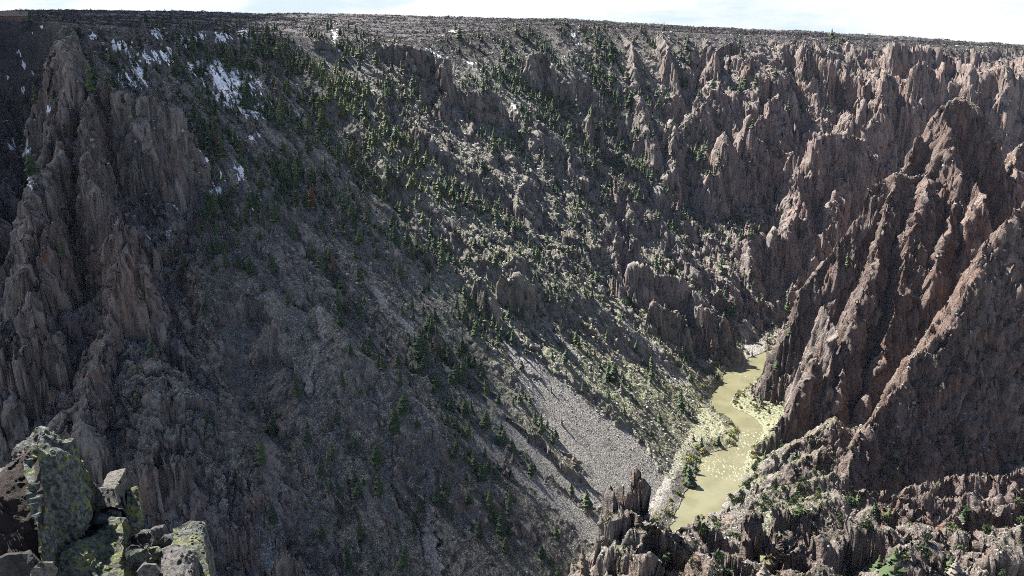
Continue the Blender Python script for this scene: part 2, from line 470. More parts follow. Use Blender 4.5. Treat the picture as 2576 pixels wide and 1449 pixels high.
# the far wall: buttresses, pinnacles and mounds
for lst, k in (
    ([(1652, 74, 12), (1664, 90, 60), (1680, 120, 66), (1700, 160, 60)], 3.2),
    ([(1560, 80, 10), (1590, 110, 34), (1600, 180, 30)], 2.4),
    ([(1775, 92, 20), (1795, 110, 50), (1810, 150, 46)], 2.6),
    ([(1610, 230, 40), (1620, 300, 34), (1640, 360, 24)], 2.2),
    ([(1850, 120, 20), (1880, 135, 40), (1900, 150, 40)], 2.2),
    ([(2010, 100, 20), (2030, 118, 46), (2040, 150, 40)], 2.6),
    ([(2060, 102, 20), (2078, 122, 60), (2090, 150, 56)], 3.0),
    ([(2130, 104, 14), (2150, 112, 44), (2160, 150, 36)], 2.6),
    ([(2185, 200, 60), (2180, 240, 54), (2165, 290, 34)], 3.0),
    ([(2225, 118, 20), (2258, 112, 66), (2300, 112, 66), (2345, 116, 60), (2372, 122, 40)], 3.0),
    ([(2320, 160, 90), (2366, 148, 90), (2376, 170, 80)], 2.6),
    ([(2240, 170, 90), (2232, 230, 80), (2200, 300, 60)], 2.4),
    ([(2300, 220, 84), (2290, 280, 70)], 3.0),
    ([(2420, 150, 30), (2440, 170, 60), (2450, 230, 50)], 2.2),
    ([(2520, 150, 30), (2540, 190, 60), (2500, 260, 50)], 2.0),
    ([(1965, 240, 50), (1930, 270, 50), (1900, 330, 40)], 1.9),
    ([(1878, 288, 74), (1880, 330, 66), (1870, 400, 40)], 2.4),
    ([(1835, 330, 70), (1825, 380, 60), (1800, 440, 40)], 2.4),
    ([(1770, 215, 50), (1765, 260, 44), (1740, 320, 30)], 2.0),
    ([(1700, 300, 44), (1690, 360, 40), (1680, 420, 24)], 2.2),
    ([(1950, 250, 30), (1945, 330, 44), (1940, 380, 36)], 2.2),
    ([(2000, 388, 96), (1995, 430, 84), (1985, 480, 60)], 2.2),
    ([(2045, 345, 92), (2100, 335, 96), (2150, 345, 90), (2190, 380, 70)], 2.2),
    ([(2100, 400, 100), (2120, 460, 90), (2090, 560, 60)], 2.2),
    ([(1985, 492, 84), (1978, 540, 76), (1960, 610, 50)], 2.4),
    ([(2170, 330, 60), (2140, 300, 60), (2120, 280, 50)], 1.8),
    ([(2040, 560, 80), (2020, 640, 60), (2000, 720, 30)], 2.2),
    ([(1900, 560, 40), (1880, 640, 30), (1890, 700, 20)], 1.8),
):
    crest(lst, kl=k * 1.4, kr=k * 1.4, rnd=12)
cut([(1915, 100, 4), (1945, 160, 24), (1990, 210, 28), (2020, 300, 24)], k=1.3)
cut([(1745, 120, 10), (1760, 200, 20), (1740, 290, 16)], k=1.4)
# the left wall and its side canyon
cut([(132, 75, 8), (128, 120, 40), (122, 280, 95), (74, 390, 120), (76, 480, 120), (52, 700, 90), (10, 900, 70)], k=2.2, reach=190)
crest([(192, 66, 20), (172, 62, 62), (160, 72, 70), (158, 110, 70), (166, 160, 60)], kl=4.5, kr=3.4, rnd=6, who=3, steps=False)
crest([(170, 175, 30), (160, 250, 36), (145, 320, 44), (125, 400, 52), (95, 450, 60), (84, 470, 64), (70, 690, 60), (50, 800, 50), (20, 960, 30)], kl=3.2, kr=2.2, rnd=3)
crest([(236, 176, 34), (300, 225, 66), (360, 248, 84), (420, 258, 86), (448, 292, 74), (488, 368, 34)], kl=3.2, kr=3.4, rnd=6)
crest([(236, 176, 30), (232, 260, 62), (252, 430, 72), (268, 580, 78)], kl=3.0, kr=3.0, rnd=3)
crest([(268, 575, 80), (290, 592, 86), (300, 640, 82), (285, 735, 64)], kl=3.2, kr=3.2, rnd=3, who=10)
crest([(315, 742, 44), (284, 790, 46), (250, 872, 50), (226, 960, 52), (216, 1062, 50), (235, 1150, 44)], kl=2.8, kr=1.2, rnd=4)
crest([(320, 870, 34), (400, 930, 44), (470, 1000, 44), (540, 1090, 38), (600, 1130, 14)], kl=1.0, kr=1.1, rnd=6)
crest([(350, 1120, 46), (430, 1130, 50), (520, 1130, 44), (590, 1120, 20)], kl=2.0, kr=2.4, rnd=6)
crest([(120, 560, 60), (118, 640, 56), (100, 760, 44)], kl=2.6, kr=2.6, rnd=3)
crest([(760, 1385, 50), (775, 1420, 46), (770, 1460, 40)], kl=2.2, kr=2.2, rnd=3, who=12)
# the near side: the great buttress, the wall beside it, the ledges below the viewpoint
crestT([(1930, 930, 1235), (1960, 850, 1200), (2000, 770, 1190), (2060, 660, 1190), (2130, 545, 1190), (2155, 500, 1190), (2240, 450, 1195), (2330, 448, 1200), (2400, 470, 1190)],
       kl=3.1, kr=3.0, rnd=5, who=8)
crestT([(2250, 455, 1205), (2298, 385, 1222), (2314, 345, 1226), (2326, 352, 1228)], kl=4.2, kr=4.2, rnd=4, who=8)
crestT([(2346, 335, 1232), (2360, 288, 1236), (2386, 258, 1238), (2422, 252, 1238), (2454, 266, 1238), (2482, 308, 1236), (2502, 362, 1232)], kl=5.0, kr=5.0, rnd=18, who=8, steps=False)
crestT([(2380, 300, 1215), (2400, 380, 1195), (2420, 450, 1180)], kl=3.2, kr=3.2, rnd=8, who=8)
crestT([(2068, 775, 1130), (2085, 800, 1120), (2100, 850, 1105), (2080, 960, 1090)], kl=3.6, kr=3.6, rnd=3, who=4)
crestT([(2250, 450, 1195), (2230, 560, 1165), (2180, 720, 1130), (2140, 860, 1105), (2100, 1000, 1085)], kl=2.9, kr=2.9, rnd=4, who=8)
crestT([(2400, 470, 1190), (2380, 560, 1160), (2340, 700, 1130)], kl=3.2, kr=3.2, rnd=5, who=8)
crestT([(2462, 470, 1170), (2470, 500, 1160), (2440, 560, 1150)], kl=3.0, kr=3.0, rnd=4, who=9)
crestT([(2700, 300, 1330), (2576, 350, 1290), (2530, 420, 1260), (2500, 500, 1240)], kl=2.0, kr=2.0, rnd=10)
crestT([(2050, 900, 1090), (2000, 1000, 1075), (1960, 1080, 1065), (1910, 1120, 1060)], kl=2.8, kr=2.4, rnd=3, who=8)
crestT([(2107, 1240, 850), (2132, 1175, 868), (2167, 1105, 890), (2222, 1035, 905), (2280, 970, 915), (2305, 890, 930), (2385, 820, 940), (2417, 724, 955), (2460, 645, 970), (2520, 560, 985), (2600, 500, 1000), (2760, 420, 1040), (3000, 330, 1100)],
       kl=2.6, kr=1.7, rnd=3, who=13)
for lst, k in (([(1566, 1168, 472), (1584, 1172, 472), (1602, 1196, 471)], 5.0), ([(1544, 1232, 466), (1552, 1226, 467)], 5.5), ([(1606, 1230, 468), (1632, 1268, 466)], 4.0),
               ([(1530, 1320, 458), (1538, 1296, 460)], 5.5), ([(1640, 1330, 462), (1670, 1350, 462)], 2.4), ([(1556, 1290, 462), (1590, 1300, 460)], 3.4)):
    crestT(lst, kl=k, kr=k, rnd=3, reach=150, who=5)
for lst, kl_, kr_ in (
    ([(1600, 1330, 455), (1700, 1352, 470), (1790, 1350, 480)], 1.5, 1.9),
    ([(1742, 1298, 520), (1748, 1312, 518)], 3.5, 3.5),
    ([(1692, 1338, 500), (1735, 1328, 505)], 2.4, 2.4),
    ([(1760, 1395, 440), (1830, 1400, 445), (1900, 1425, 450)], 1.8, 2.2),
    ([(1880, 1330, 500), (1925, 1296, 505), (1985, 1300, 510), (2045, 1330, 505)], 2.0, 3.0),
    ([(2000, 1345, 470), (2060, 1370, 470)], 1.8, 2.4),
    ([(2120, 1330, 490), (2150, 1312, 488), (2235, 1318, 486), (2280, 1345, 490)], 1.8, 3.6),
    ([(2290, 1395, 460), (2380, 1385, 465), (2440, 1400, 460)], 1.4, 2.2),
    ([(2350, 1340, 520), (2420, 1335, 525), (2520, 1345, 525), (2620, 1320, 530), (2900, 1300, 540)], 1.4, 2.0),
    ([(2480, 1410, 450), (2560, 1395, 455), (2700, 1380, 460)], 1.5, 2.2),
    ([(1640, 1440, 420), (1720, 1440, 425)], 2.0, 2.2),
    ([(1980, 1440, 430), (2090, 1430, 432)], 1.6, 2.2)):
    crestT(lst, kl=kl_, kr=kr_, rnd=2.5, reach=170)
# rough ground between the river and the slab wall
for lst in ([(1880, 1190, 1000), (1950, 1150, 985), (2030, 1105, 975), (2105, 1060, 980)], [(1860, 1240, 930), (1930, 1205, 925), (2010, 1170, 915), (2080, 1130, 920)],
            [(1885, 1262, 850), (1960, 1240, 850), (2050, 1215, 850), (2110, 1200, 860)]):
    crestT(lst, kl=1.0, kr=1.3, rnd=3, reach=150)
crestT([(1900, 1300, 690), (2000, 1275, 715), (2110, 1262, 735)], kl=0.8, kr=0.9, rnd=6, reach=120)
crestT([(2180, 1305, 640), (2230, 1292, 660), (2330, 1300, 650)], kl=1.8, kr=2.0, rnd=3, reach=120)
crestT([(2400, 1300, 640), (2480, 1288, 660), (2600, 1290, 660)], kl=1.8, kr=2.0, rnd=3, reach=120)
for lst in ([(2120, 1255, 800), (2210, 1236, 806), (2330, 1222, 806), (2470, 1208, 804), (2620, 1180, 804), (2800, 1140, 806)], [(2180, 1278, 740), (2300, 1262, 742), (2440, 1255, 742), (2620, 1240, 742), (2800, 1230, 742)]):
    crestT(lst, kl=2.0, kr=2.0, rnd=3, reach=160)

crestT([(1930, 880, 1232), (1932, 925, 1226), (1945, 940, 1222)], kl=3.0, kr=2.6, rnd=3, who=8)
crestT([(2330, 448, 1188), (2300, 560, 1160), (2270, 700, 1140), (2230, 860, 1110), (2190, 1000, 1090)], kl=2.0, kr=2.2, rnd=6, who=8)

# the river's bed and banks
PAIRS = [((1845, 938), (1925, 928)), ((1818, 958), (1890, 965)), ((1795, 985), (1850, 990)), ((1790, 1010), (1835, 1007)), ((1805, 1037), (1845, 1028)),
         ((1835, 1050), (1890, 1050)), ((1855, 1080), (1915, 1075)), ((1860, 1100), (1908, 1108)), ((1845, 1125), (1890, 1130)), ((1800, 1140), (1872, 1160)),
         ((1768, 1152), (1868, 1180)), ((1758, 1185), (1868, 1205)), ((1742, 1215), (1860, 1235)), ((1722, 1250), (1840, 1262)), ((1698, 1300), (1790, 1305)),
         ((1670, 1350), (1745, 1350))]
WATER_Z = -499.6
rv = []
for l, r in PAIRS:
    p, q_ = on_z(*l, WATER_Z), on_z(*r, WATER_Z)
    rv.append([(p[0] + q_[0]) / 2, (p[1] + q_[1]) / 2, 0.5 * abs(np.hypot(*(p - q_)[:2]))])
rv = [[1300, 1560, 26], [900, 1490, 26], [640, 1420, 26], [470, 1340, 24]] + rv + [[20, 590, 22], [-160, 455, 22], [-500, 320, 22]]
RIVER = spline(rv, 8)
xb = (X > -520) & (X < 1320) & (Y > 300) & (Y < 1620) & (np.abs(polar_lookup([S0.astype(np.float32)], X, Y)[0]) < 130)
ib = np.nonzero(xb.ravel())[0]
xr, yr = X.ravel()[ib], Y.ravel()[ib]
db = np.full(xr.shape, 1e9, np.float32)
for p, q_ in zip(RIVER[:-1], RIVER[1:]):
    e = (q_ - p)[:2]; L = np.hypot(*e) + 1e-6; e = e / L
    t = np.clip((xr - p[0]) * e[0] + (yr - p[1]) * e[1], 0, L)
    d = np.hypot(xr - p[0] - e[0] * t, yr - p[1] - e[1] * t) - (p[2] + (q_[2] - p[2]) * t / L)
    db = np.minimum(db, d)
db = db + 1.6 * n2(xr, yr, 13, 61) + 0.8 * n2(xr, yr, 5, 62)
hb = H.ravel()[ib]
bank = -499.3 + np.clip(db, 0, 30) * 0.28
H.ravel()[ib] = np.where(db < 0, -503.0, np.maximum(np.minimum(hb, -499.5 + db * 2.5), np.minimum(bank, -494)))
RD = np.full(X.size, 99.0, np.float32); RD[ib] = db; RD = RD.reshape(X.shape)

# rock relief: blocks, ledges, rubble; smooth plateau
gr, ga = np.gradient(H, axis=0) / np.gradient(RR)[:, None], np.gradient(H, axis=1) / (RR[:, None] * (AZ[1] - AZ[0]))
slope = np.hypot(gr, ga)
U, V = project(X, Y, H)
rock = np.maximum(np.maximum(map_at(M_ROCK, U, V), 0.85 * nearside), 0.88 * rside)
plat = sstep(-15, 25, SS - WW)
river = sstep(8, 0, RD)
steep = sstep(0.85, 1.5, slope)
rough = (0.35 + 0.9 * rock) * (1 - plat) * (1 - 0.75 * river) * (1 - 0.9 * scree)
def rg(s, seed): return 1 - np.abs(n2(X, Y, s, seed)) * 2
H += (rough * (1.5 * rg(34, 21) + (0.7 + 1.6 * rock) * rg(15, 22) + (0.8 + 1.1 * rock) * rg(7.5, 23) + 1.2 * rg(3.9, 24)) * (1 - 0.88 * steep)).astype(np.float32)
H += (plat * (3.0 * n2(X, Y, 160, 31) + 1.2 * n2(X, Y, 40, 32) + 0.8 * np.abs(n2(X, Y, 9, 33)))).astype(np.float32)
Z = H
# joints: the rock is split into long leaning blocks that stand forward or back
pull = steep * (1 - plat) * (1 - river)
def blocks(x, y, z, sx, sy, sz, rot, seed, shear=0.0):
    x = x - shear * z
    xw = x + 0.35 * sx * n3(x / (1.9 * sx), y / (1.9 * sx), z / (1.2 * sz), seed + 40) * 2
    yw = y + 0.35 * sx * n3(x / (1.9 * sx), y / (1.9 * sx), z / (1.2 * sz), seed + 41) * 2
    c_, s_ = math.cos(rot), math.sin(rot)
    i = np.floor((xw * c_ + yw * s_) / sx).astype(np.int32); j = np.floor((-xw * s_ + yw * c_) / sy).astype(np.int32)
    R1 = np.random.RandomState(seed).rand(2, 65536).astype(np.float32)
    h = (i * 73 + j * 1571) & 65535
    zk = np.floor(z / sz + R1[0][h] * 7 + 0.25 * n3(x / sx, y / sx, z / sz, seed + 42)).astype(np.int32)
    return R1[1][(h * 31 + zk * 7919 + (h >> 7)) & 65535] * 2 - 1
lean = (0.05 + 0.33 * rside).astype(np.float32)
bl1 = blocks(X, Y, Z, 17, 24, 95, 0.5, 1, lean); bl2 = blocks(X, Y, Z, 7.0, 11, 40, 0.8, 2, lean); bl3 = blocks(X, Y, Z, 3.8, 6, 12, 0.2, 3, lean)
off = pull * (1.5 * n3(X / 14 - lean * Z / 14, Y / 14, Z / 55, 3) + 3.6 * bl1 + 2.7 * bl2 + 1.4 * bl3 + 0.5 * n3(X / 3.2, Y / 3.2, Z / 6, 5))
slab = (0.4 * bl1 + 0.4 * bl2 + 0.35 * bl3).astype(np.float32)
def blur(a, n):
    for ax in (0, 1):
        p = [(0, 0), (0, 0)]; p[ax] = (n + 1, n)
        c = np.cumsum(np.pad(a.astype(np.float64), p, mode='edge'), axis=ax)
        a = (np.take(c, np.arange(2 * n + 1, c.shape[ax]), ax) - np.take(c, np.arange(0, c.shape[ax] - 2 * n - 1), ax)) / (2 * n + 1)
    return a.astype(np.float32)
HB = blur(H, 5)
gr, ga = np.gradient(HB, axis=0) / np.gradient(RR)[:, None], np.gradient(HB, axis=1) / (RR[:, None] * (AZ[1] - AZ[0]))
gn = np.sqrt(gr * gr + ga * ga) + 1e-4
er_x, er_y = np.sin(AZ)[None, :], np.cos(AZ)[None, :]
nx = -(gr * er_x + ga * er_y) / gn; ny = -(gr * er_y - ga * er_x) / gn
XD, YD = X + nx * off, Y + ny * off

# ------------------------------------------------------------------ materials
def new_mat(name):
    m = bpy.data.materials.new(name); m.use_nodes = True
    nt = m.node_tree
    return m, nt, nt.nodes['Principled BSDF']
class NB:
    """small node builder"""
    def __init__(self, nt): self.nt = nt
    def n(self, t, **kw):
        o = self.nt.nodes.new(t)
        for k, v in kw.items(): setattr(o, k, v)
        return o
    def link(self, a, b): self.nt.links.new(a, b)
    def attr(self, name):
        return self.n('ShaderNodeAttribute', attribute_name=name).outputs['Fac']
    def pos(self, sx=1, sy=1, sz=1, shear=0.0):
        g = self.n('ShaderNodeNewGeometry')
        m = self.n('ShaderNodeMapping'); m.inputs['Scale'].default_value = (sx, sy, sz)
        if shear: m.inputs['Rotation'].default_value = (0, shear, 0)
        self.link(g.outputs['Position'], m.inputs[0])
        return m.outputs[0]
    def noise(self, vec, scale, detail=4, rough=0.55, lac=2.0):
        o = self.n('ShaderNodeTexNoise'); o.inputs['Scale'].default_value = scale
        o.inputs['Detail'].default_value = detail; o.inputs['Roughness'].default_value = rough
        self.link(vec, o.inputs['Vector']); return o.outputs['Fac']
    def voro(self, vec, scale, feature='F1'):
        o = self.n('ShaderNodeTexVoronoi', feature=feature); o.inputs['Scale'].default_value = scale
        self.link(vec, o.inputs['Vector']); return o
    def ramp(self, fac, a, b):
        o = self.n('ShaderNodeMapRange', clamp=True, interpolation_type='SMOOTHSTEP')
        o.inputs['From Min'].default_value = a; o.inputs['From Max'].default_value = b
        self.link(fac, o.inputs['Value']); return o.outputs[0]
    def mix(self, fac, a, b):
        o = self.n('ShaderNodeMix', data_type='RGBA')
        for v, k in ((fac, 0), (a, 6), (b, 7)):
            if isinstance(v, (tuple, list)): o.inputs[k].default_value = tuple(v) + (1,) * (4 - len(v))
            elif isinstance(v, (int, float)): o.inputs[k].default_value = v
            else: self.link(v, o.inputs[k])
        return o.outputs[2]
    def math(self, op, a, b=0.0):
        o = self.n('ShaderNodeMath', operation=op)
        for i, v in enumerate((a, b)):
            if isinstance(v, (int, float)): o.inputs[i].default_value = v
            else: self.link(v, o.inputs[i])
        return o.outputs[0]
    def bump(self, h, strength, dist, normal=None):
        o = self.n('ShaderNodeBump'); o.inputs['Strength'].default_value = strength; o.inputs['Distance'].default_value = dist
        self.link(h, o.inputs['Height'])
        if normal is not None: self.link(normal, o.inputs['Normal'])
        return o.outputs[0]

def ground_material():
    m, nt, bs = new_mat("canyon_rock_and_soil")
    k = NB(nt)
    P = k.pos(); PS = k.pos(1, 1, 0.10, 0.0); PL = k.pos(1, 1, 0.05)
    cliff, scree_, warm, green, plat_ = (k.attr(a) for a in ('cliff', 'scree', 'warm', 'green', 'plat'))
    # cliffs: schist and gneiss, streaked down the face
    st1 = k.noise(PS, 0.16, 5, 0.6); st2 = k.noise(PS, 0.55, 4, 0.6); big = k.noise(P, 0.012, 3)
    cool = k.mix(k.ramp(st1, 0.30, 0.70), (0.056, 0.054, 0.060), (0.205, 0.190, 0.182))
    red = k.mix(k.ramp(st1, 0.28, 0.72), (0.100, 0.062, 0.050), (0.330, 0.225, 0.180))
    c = k.mix(warm, cool, red)
    c = k.mix(k.math('MULTIPLY', k.ramp(k.noise(PL, 0.07, 4, 0.6), 0.56, 0.70), k.math('ADD', 0.35, k.math('MULTIPLY', warm, 0.55))), c, (0.290, 0.120, 0.062))
    c = k.mix(k.math('MULTIPLY', k.ramp(st2, 0.58, 0.74), 0.65), c, (0.42, 0.37, 0.33))
    c = k.mix(k.math('MULTIPLY', k.ramp(st2, 0.44, 0.30), 0.6), c, (0.045, 0.040, 0.042))
    c = k.mix(k.math('MULTIPLY', k.ramp(k.noise(PS, 0.25, 4), 0.62, 0.72), 0.35), c, (0.15, 0.145, 0.065))
    sl = k.attr('slab')
    c = k.mix(k.math('MULTIPLY', k.ramp(sl, 0.15, 0.75), 0.40), c, (0.40, 0.345, 0.305))
    c = k.mix(k.math('MULTIPLY', k.ramp(sl, -0.15, -0.75), 0.50), c, (0.060, 0.048, 0.047))
    c = k.mix(k.math('MULTIPLY', k.math('MAXIMUM', k.attr('pale'), 0.0), 0.22), c, (0.34, 0.275, 0.26))  # hazy lift painted into the far wall's rock colour
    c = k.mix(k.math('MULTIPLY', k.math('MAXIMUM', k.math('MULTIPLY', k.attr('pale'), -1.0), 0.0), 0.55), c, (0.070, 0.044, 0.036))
    # slopes: soil with stones, dry brush, a green tint of spring grass
    so1 = k.noise(P, 0.03, 4); so2 = k.noise(P, 0.35, 5, 0.65); so3 = k.noise(P, 0.9, 3, 0.6)
    soil = k.mix(k.ramp(so1, 0.35, 0.65), (0.066, 0.060, 0.054), (0.152, 0.142, 0.124))
    soil = k.mix(k.math('MULTIPLY', k.ramp(k.math('ADD', so2, k.math('MULTIPLY', green, 0.40)), 0.52, 0.66), k.math('MINIMUM', k.math('ADD', 0.10, k.math('MULTIPLY', green, 1.3)), 0.9)), soil, (0.205, 0.212, 0.100))
    soil = k.mix(k.ramp(so3, 0.55, 0.61), soil, (0.430, 0.410, 0.380))
    soil = k.mix(k.math('MULTIPLY', k.ramp(so2, 0.40, 0.30), 0.7), soil, (0.045, 0.042, 0.034))
    # scree: pale stones
    vs = k.voro(P, 0.55)
    sc = k.mix(k.ramp(k.noise(P, 0.05, 3), 0.35, 0.65), (0.195, 0.182, 0.160), (0.285, 0.266, 0.236))
    sep = k.n('ShaderNodeSeparateColor'); k.link(vs.outputs['Color'], sep.inputs[0])
    sc = k.mix(k.math('MULTIPLY', k.ramp(sep.outputs[0], 0.4, 0.95), 0.7), sc, (0.40, 0.385, 0.36))
    sc = k.mix(k.math('MULTIPLY', k.ramp(warm, 0.40, 0.62), 0.75), sc, (0.235, 0.165, 0.135))
    sc = k.mix(k.ramp(vs.outputs['Distance'], 0.50, 0.85), sc, (0.09, 0.08, 0.075))
    # plateau: bare oak brush and sage
    pn = k.noise(P, 0.10, 5, 0.65); pb = k.noise(P, 0.008, 3)
    pc = k.mix(k.ramp(pn, 0.38, 0.62), (0.034, 0.029, 0.032), (0.080, 0.067, 0.069))
    pc = k.mix(k.math('MULTIPLY', k.ramp(pb, 0.55, 0.70), 0.6), pc, (0.13, 0.11, 0.08))
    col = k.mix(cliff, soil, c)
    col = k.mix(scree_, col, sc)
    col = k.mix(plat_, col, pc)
    k.link(col, bs.inputs['Base Color'])
    bs.inputs['Roughness'].default_value = 0.75
    bs.inputs['Specular IOR Level'].default_value = 0.35
    hb = k.math('ADD', k.math('MULTIPLY', k.noise(P, 0.45, 6, 0.7), 1.0), k.math('MULTIPLY', k.noise(PS, 0.5, 5, 0.65), k.math('MULTIPLY', cliff, 1.2)))
    b1 = k.bump(hb, 0.9, 2.4)
    vb = k.voro(P, 0.8)
    b2 = k.bump(vb.outputs['Distance'], 0.55, -0.9, b1)
    k.link(b2, bs.inputs['Normal'])
    return m

# ------------------------------------------------------------------ split the ground into its parts of the setting
cliffy = 0.8 * nearside * (0.35 + 0.65 * sstep(0.3, 0.8, slope)) + (1 - nearside) * np.clip(sstep(0.75, 1.25, slope) * (0.25 + rock) + 0.55 * sstep(0.55, 0.9, rock), 0, 1) * (1 - 0.9 * scree) * (1 - plat)
warm = map_at(M_WARM, U, V); green = map_at(M_GREEN, U, V) * (1 - plat)
pale = sstep(4, 9, np.degrees(AZ))[None, :] * sstep(10, 60, SS) * sstep(860, 700, V)  # lightens the far wall's colour in place of haze and missing light
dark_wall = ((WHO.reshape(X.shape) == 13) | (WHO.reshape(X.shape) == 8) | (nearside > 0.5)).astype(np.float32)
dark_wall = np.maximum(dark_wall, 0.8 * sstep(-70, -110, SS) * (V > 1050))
platc = np.maximum(0.75 * sstep(26, 8, RD) * (SS > 0) * (RR[:, None] < 1250) * sstep(2, 4, RD), plat)
platc = np.maximum(platc, sstep(-80, -25, SS - WW + 25 * n2(X, Y, 45, 99)) * sstep(1.1, 0.7, slope)).astype(np.float32)
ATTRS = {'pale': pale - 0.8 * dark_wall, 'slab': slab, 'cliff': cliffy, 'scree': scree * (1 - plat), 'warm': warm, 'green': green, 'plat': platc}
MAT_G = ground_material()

def grid_mesh(name, mask, lift=0.0, mat=MAT_G, attrs=ATTRS):
    i, j = np.nonzero(mask)
    if not len(i): return None
    idx = np.arange(NR * NA).reshape(NR, NA)
    f = np.stack([idx[i, j], idx[i, j + 1], idx[i + 1, j + 1], idx[i + 1, j]], 1)
    used = np.zeros(NR * NA, bool); used[f.ravel()] = True
    f = (np.cumsum(used) - 1)[f].astype(np.int32)
    co = np.stack([XD.ravel()[used], YD.ravel()[used], Z.ravel()[used] + lift], 1).astype(np.float32)
    me = bpy.data.meshes.new(name)
    me.vertices.add(len(co)); me.vertices.foreach_set('co', co.ravel())
    me.loops.add(f.size); me.loops.foreach_set('vertex_index', f.ravel())
    me.polygons.add(len(f))
    me.polygons.foreach_set('loop_start', np.arange(0, f.size, 4, dtype=np.int32))
    me.update(calc_edges=True)
    for k_, a_ in attrs.items():
        me.attributes.new(k_, 'FLOAT', 'POINT').data.foreach_set('value', a_.ravel()[used].astype(np.float32))
    me.materials.append(mat)
    ob = bpy.data.objects.new(name, me); COL.objects.link(ob)
    return ob

def tag(o, label=None, cat=None, group=None, kind=None):
    if label: o['label'] = label
    if cat: o['category'] = cat
    if group: o['group'] = group
    if kind: o['kind'] = kind
    return o

fq = lambda a_: a_[:-1, :-1]
left = fq(SS) > 0
taken = np.zeros((NR - 1, NA - 1), bool)
def region(name, mask, label, cat, kind='structure'):
    global taken
    m_ = mask & ~taken
    taken |= m_
    o = grid_mesh(name, m_)
    if o: tag(o, label, cat, None, kind)
W2 = fq(WHO.reshape(X.shape))
PINN = {1: ("rock_pinnacle", "pointed grey rock spire standing below the far rim beside a dark cliff", "rock spire"),
        2: ("rock_pinnacle", "blunt grey rock tower with trees behind it, right of the pointed spire", "rock tower"),
        3: ("rock_pinnacle", "pale blunt rock column at the rim near the lodge", "rock column"),
        4: ("rock_pinnacle", "sunlit reddish rock fin leaning on the great buttress above the river", "rock fin"),
        5: ("rock_pinnacle", "near reddish brown rock spire in front of the pale scree fan", "rock spire"),
        6: ("rock_pinnacle", "small dark rock tower among conifers on the middle slope", "rock tower"),
        7: ("rock_pinnacle", "smaller dark stub of rock close beside a small tower on the middle slope", "rock stub"),
        9: ("rock_pinnacle", "small pointed rock tower behind the shoulder of the great buttress", "rock tower"),
        10: ("rock_pinnacle", "narrow red rock fin at the foot of the shaded cliff face", "rock fin"),
        12: ("rock_pinnacle", "low pale rock knob at the bottom edge beside the gravel chute", "rock knob")}
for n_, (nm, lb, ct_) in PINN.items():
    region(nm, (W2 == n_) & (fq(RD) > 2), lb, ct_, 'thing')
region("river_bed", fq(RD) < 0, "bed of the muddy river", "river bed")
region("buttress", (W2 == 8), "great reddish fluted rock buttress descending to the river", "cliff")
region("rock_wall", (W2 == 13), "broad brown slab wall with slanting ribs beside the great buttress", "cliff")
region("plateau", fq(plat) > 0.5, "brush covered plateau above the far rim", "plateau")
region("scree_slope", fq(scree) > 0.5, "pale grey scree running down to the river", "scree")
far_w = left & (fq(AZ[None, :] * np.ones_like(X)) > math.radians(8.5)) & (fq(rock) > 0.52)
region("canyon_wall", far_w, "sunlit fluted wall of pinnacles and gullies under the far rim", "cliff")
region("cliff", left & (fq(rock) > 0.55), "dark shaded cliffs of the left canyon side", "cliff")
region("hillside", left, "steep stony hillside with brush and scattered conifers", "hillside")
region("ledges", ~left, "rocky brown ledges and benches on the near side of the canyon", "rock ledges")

# ------------------------------------------------------------------ water
def river_mesh():
    ex = 14.0
    vs, fs, rap = [], [], []
    for i in range(len(RIVER)):
        p = RIVER[i]; t = RIVER[min(i + 1, len(RIVER) - 1)] - RIVER[max(i - 1, 0)]
        t = t[:2] / np.hypot(*t[:2]); nrm = np.array([-t[1], t[0]])
        u_, v_ = project(p[0], p[1], WATER_Z)
        r_ = max(math.exp(-((v_ - 1110) / 34) ** 2), 0.8 * math.exp(-((v_ - 1178) / 34) ** 2), 0.5 * math.exp(-((v_ - 945) / 16) ** 2)) if 1600 < u_ < 2000 else 0
        for j in range(9):
            w = (p[2] + ex) * (j / 4 - 1)
            vs.append((p[0] + nrm[0] * w, p[1] + nrm[1] * w, WATER_Z)); rap.append(r_)
    for i in range(len(RIVER) - 1):
        for j in range(8):
            a_ = i * 9 + j
            fs.append((a_, a_ + 1, a_ + 10, a_ + 9))
    me = bpy.data.meshes.new("river"); me.from_pydata(vs, [], fs)
    me.attributes.new('rapid', 'FLOAT', 'POINT').data.foreach_set('value', np.array(rap, np.float32))
    m, nt, bs = new_mat("muddy_water"); k = NB(nt)
    P = k.pos(); rp = k.attr('rapid')
    c = k.mix(k.ramp(k.noise(P, 0.03, 3), 0.35, 0.65), (0.145, 0.137, 0.078), (0.185, 0.174, 0.104))
    foam = k.math('MULTIPLY', k.ramp(rp, 0.25, 0.8), k.ramp(k.noise(k.pos(1, 0.35, 1), 0.5, 6, 0.7), 0.56, 0.68))
    c = k.mix(foam, c, (0.75, 0.74, 0.62))
    k.link(c, bs.inputs['Base Color'])
    bs.inputs['Roughness'].default_value = 0.22
    h = k.math('ADD', k.math('MULTIPLY', k.noise(P, 0.20, 3, 0.5), 0.10), k.math('MULTIPLY', k.math('POWER', rp, 1.5), k.noise(P, 0.35, 4, 0.6)))
    k.link(k.bump(h, 0.5, 0.8), bs.inputs['Normal'])
    me.materials.append(m)
    o = bpy.data.objects.new("river", me); COL.objects.link(o)
    tag(o, "muddy yellow green river winding along the canyon floor", "river", None, 'structure')
river_mesh()

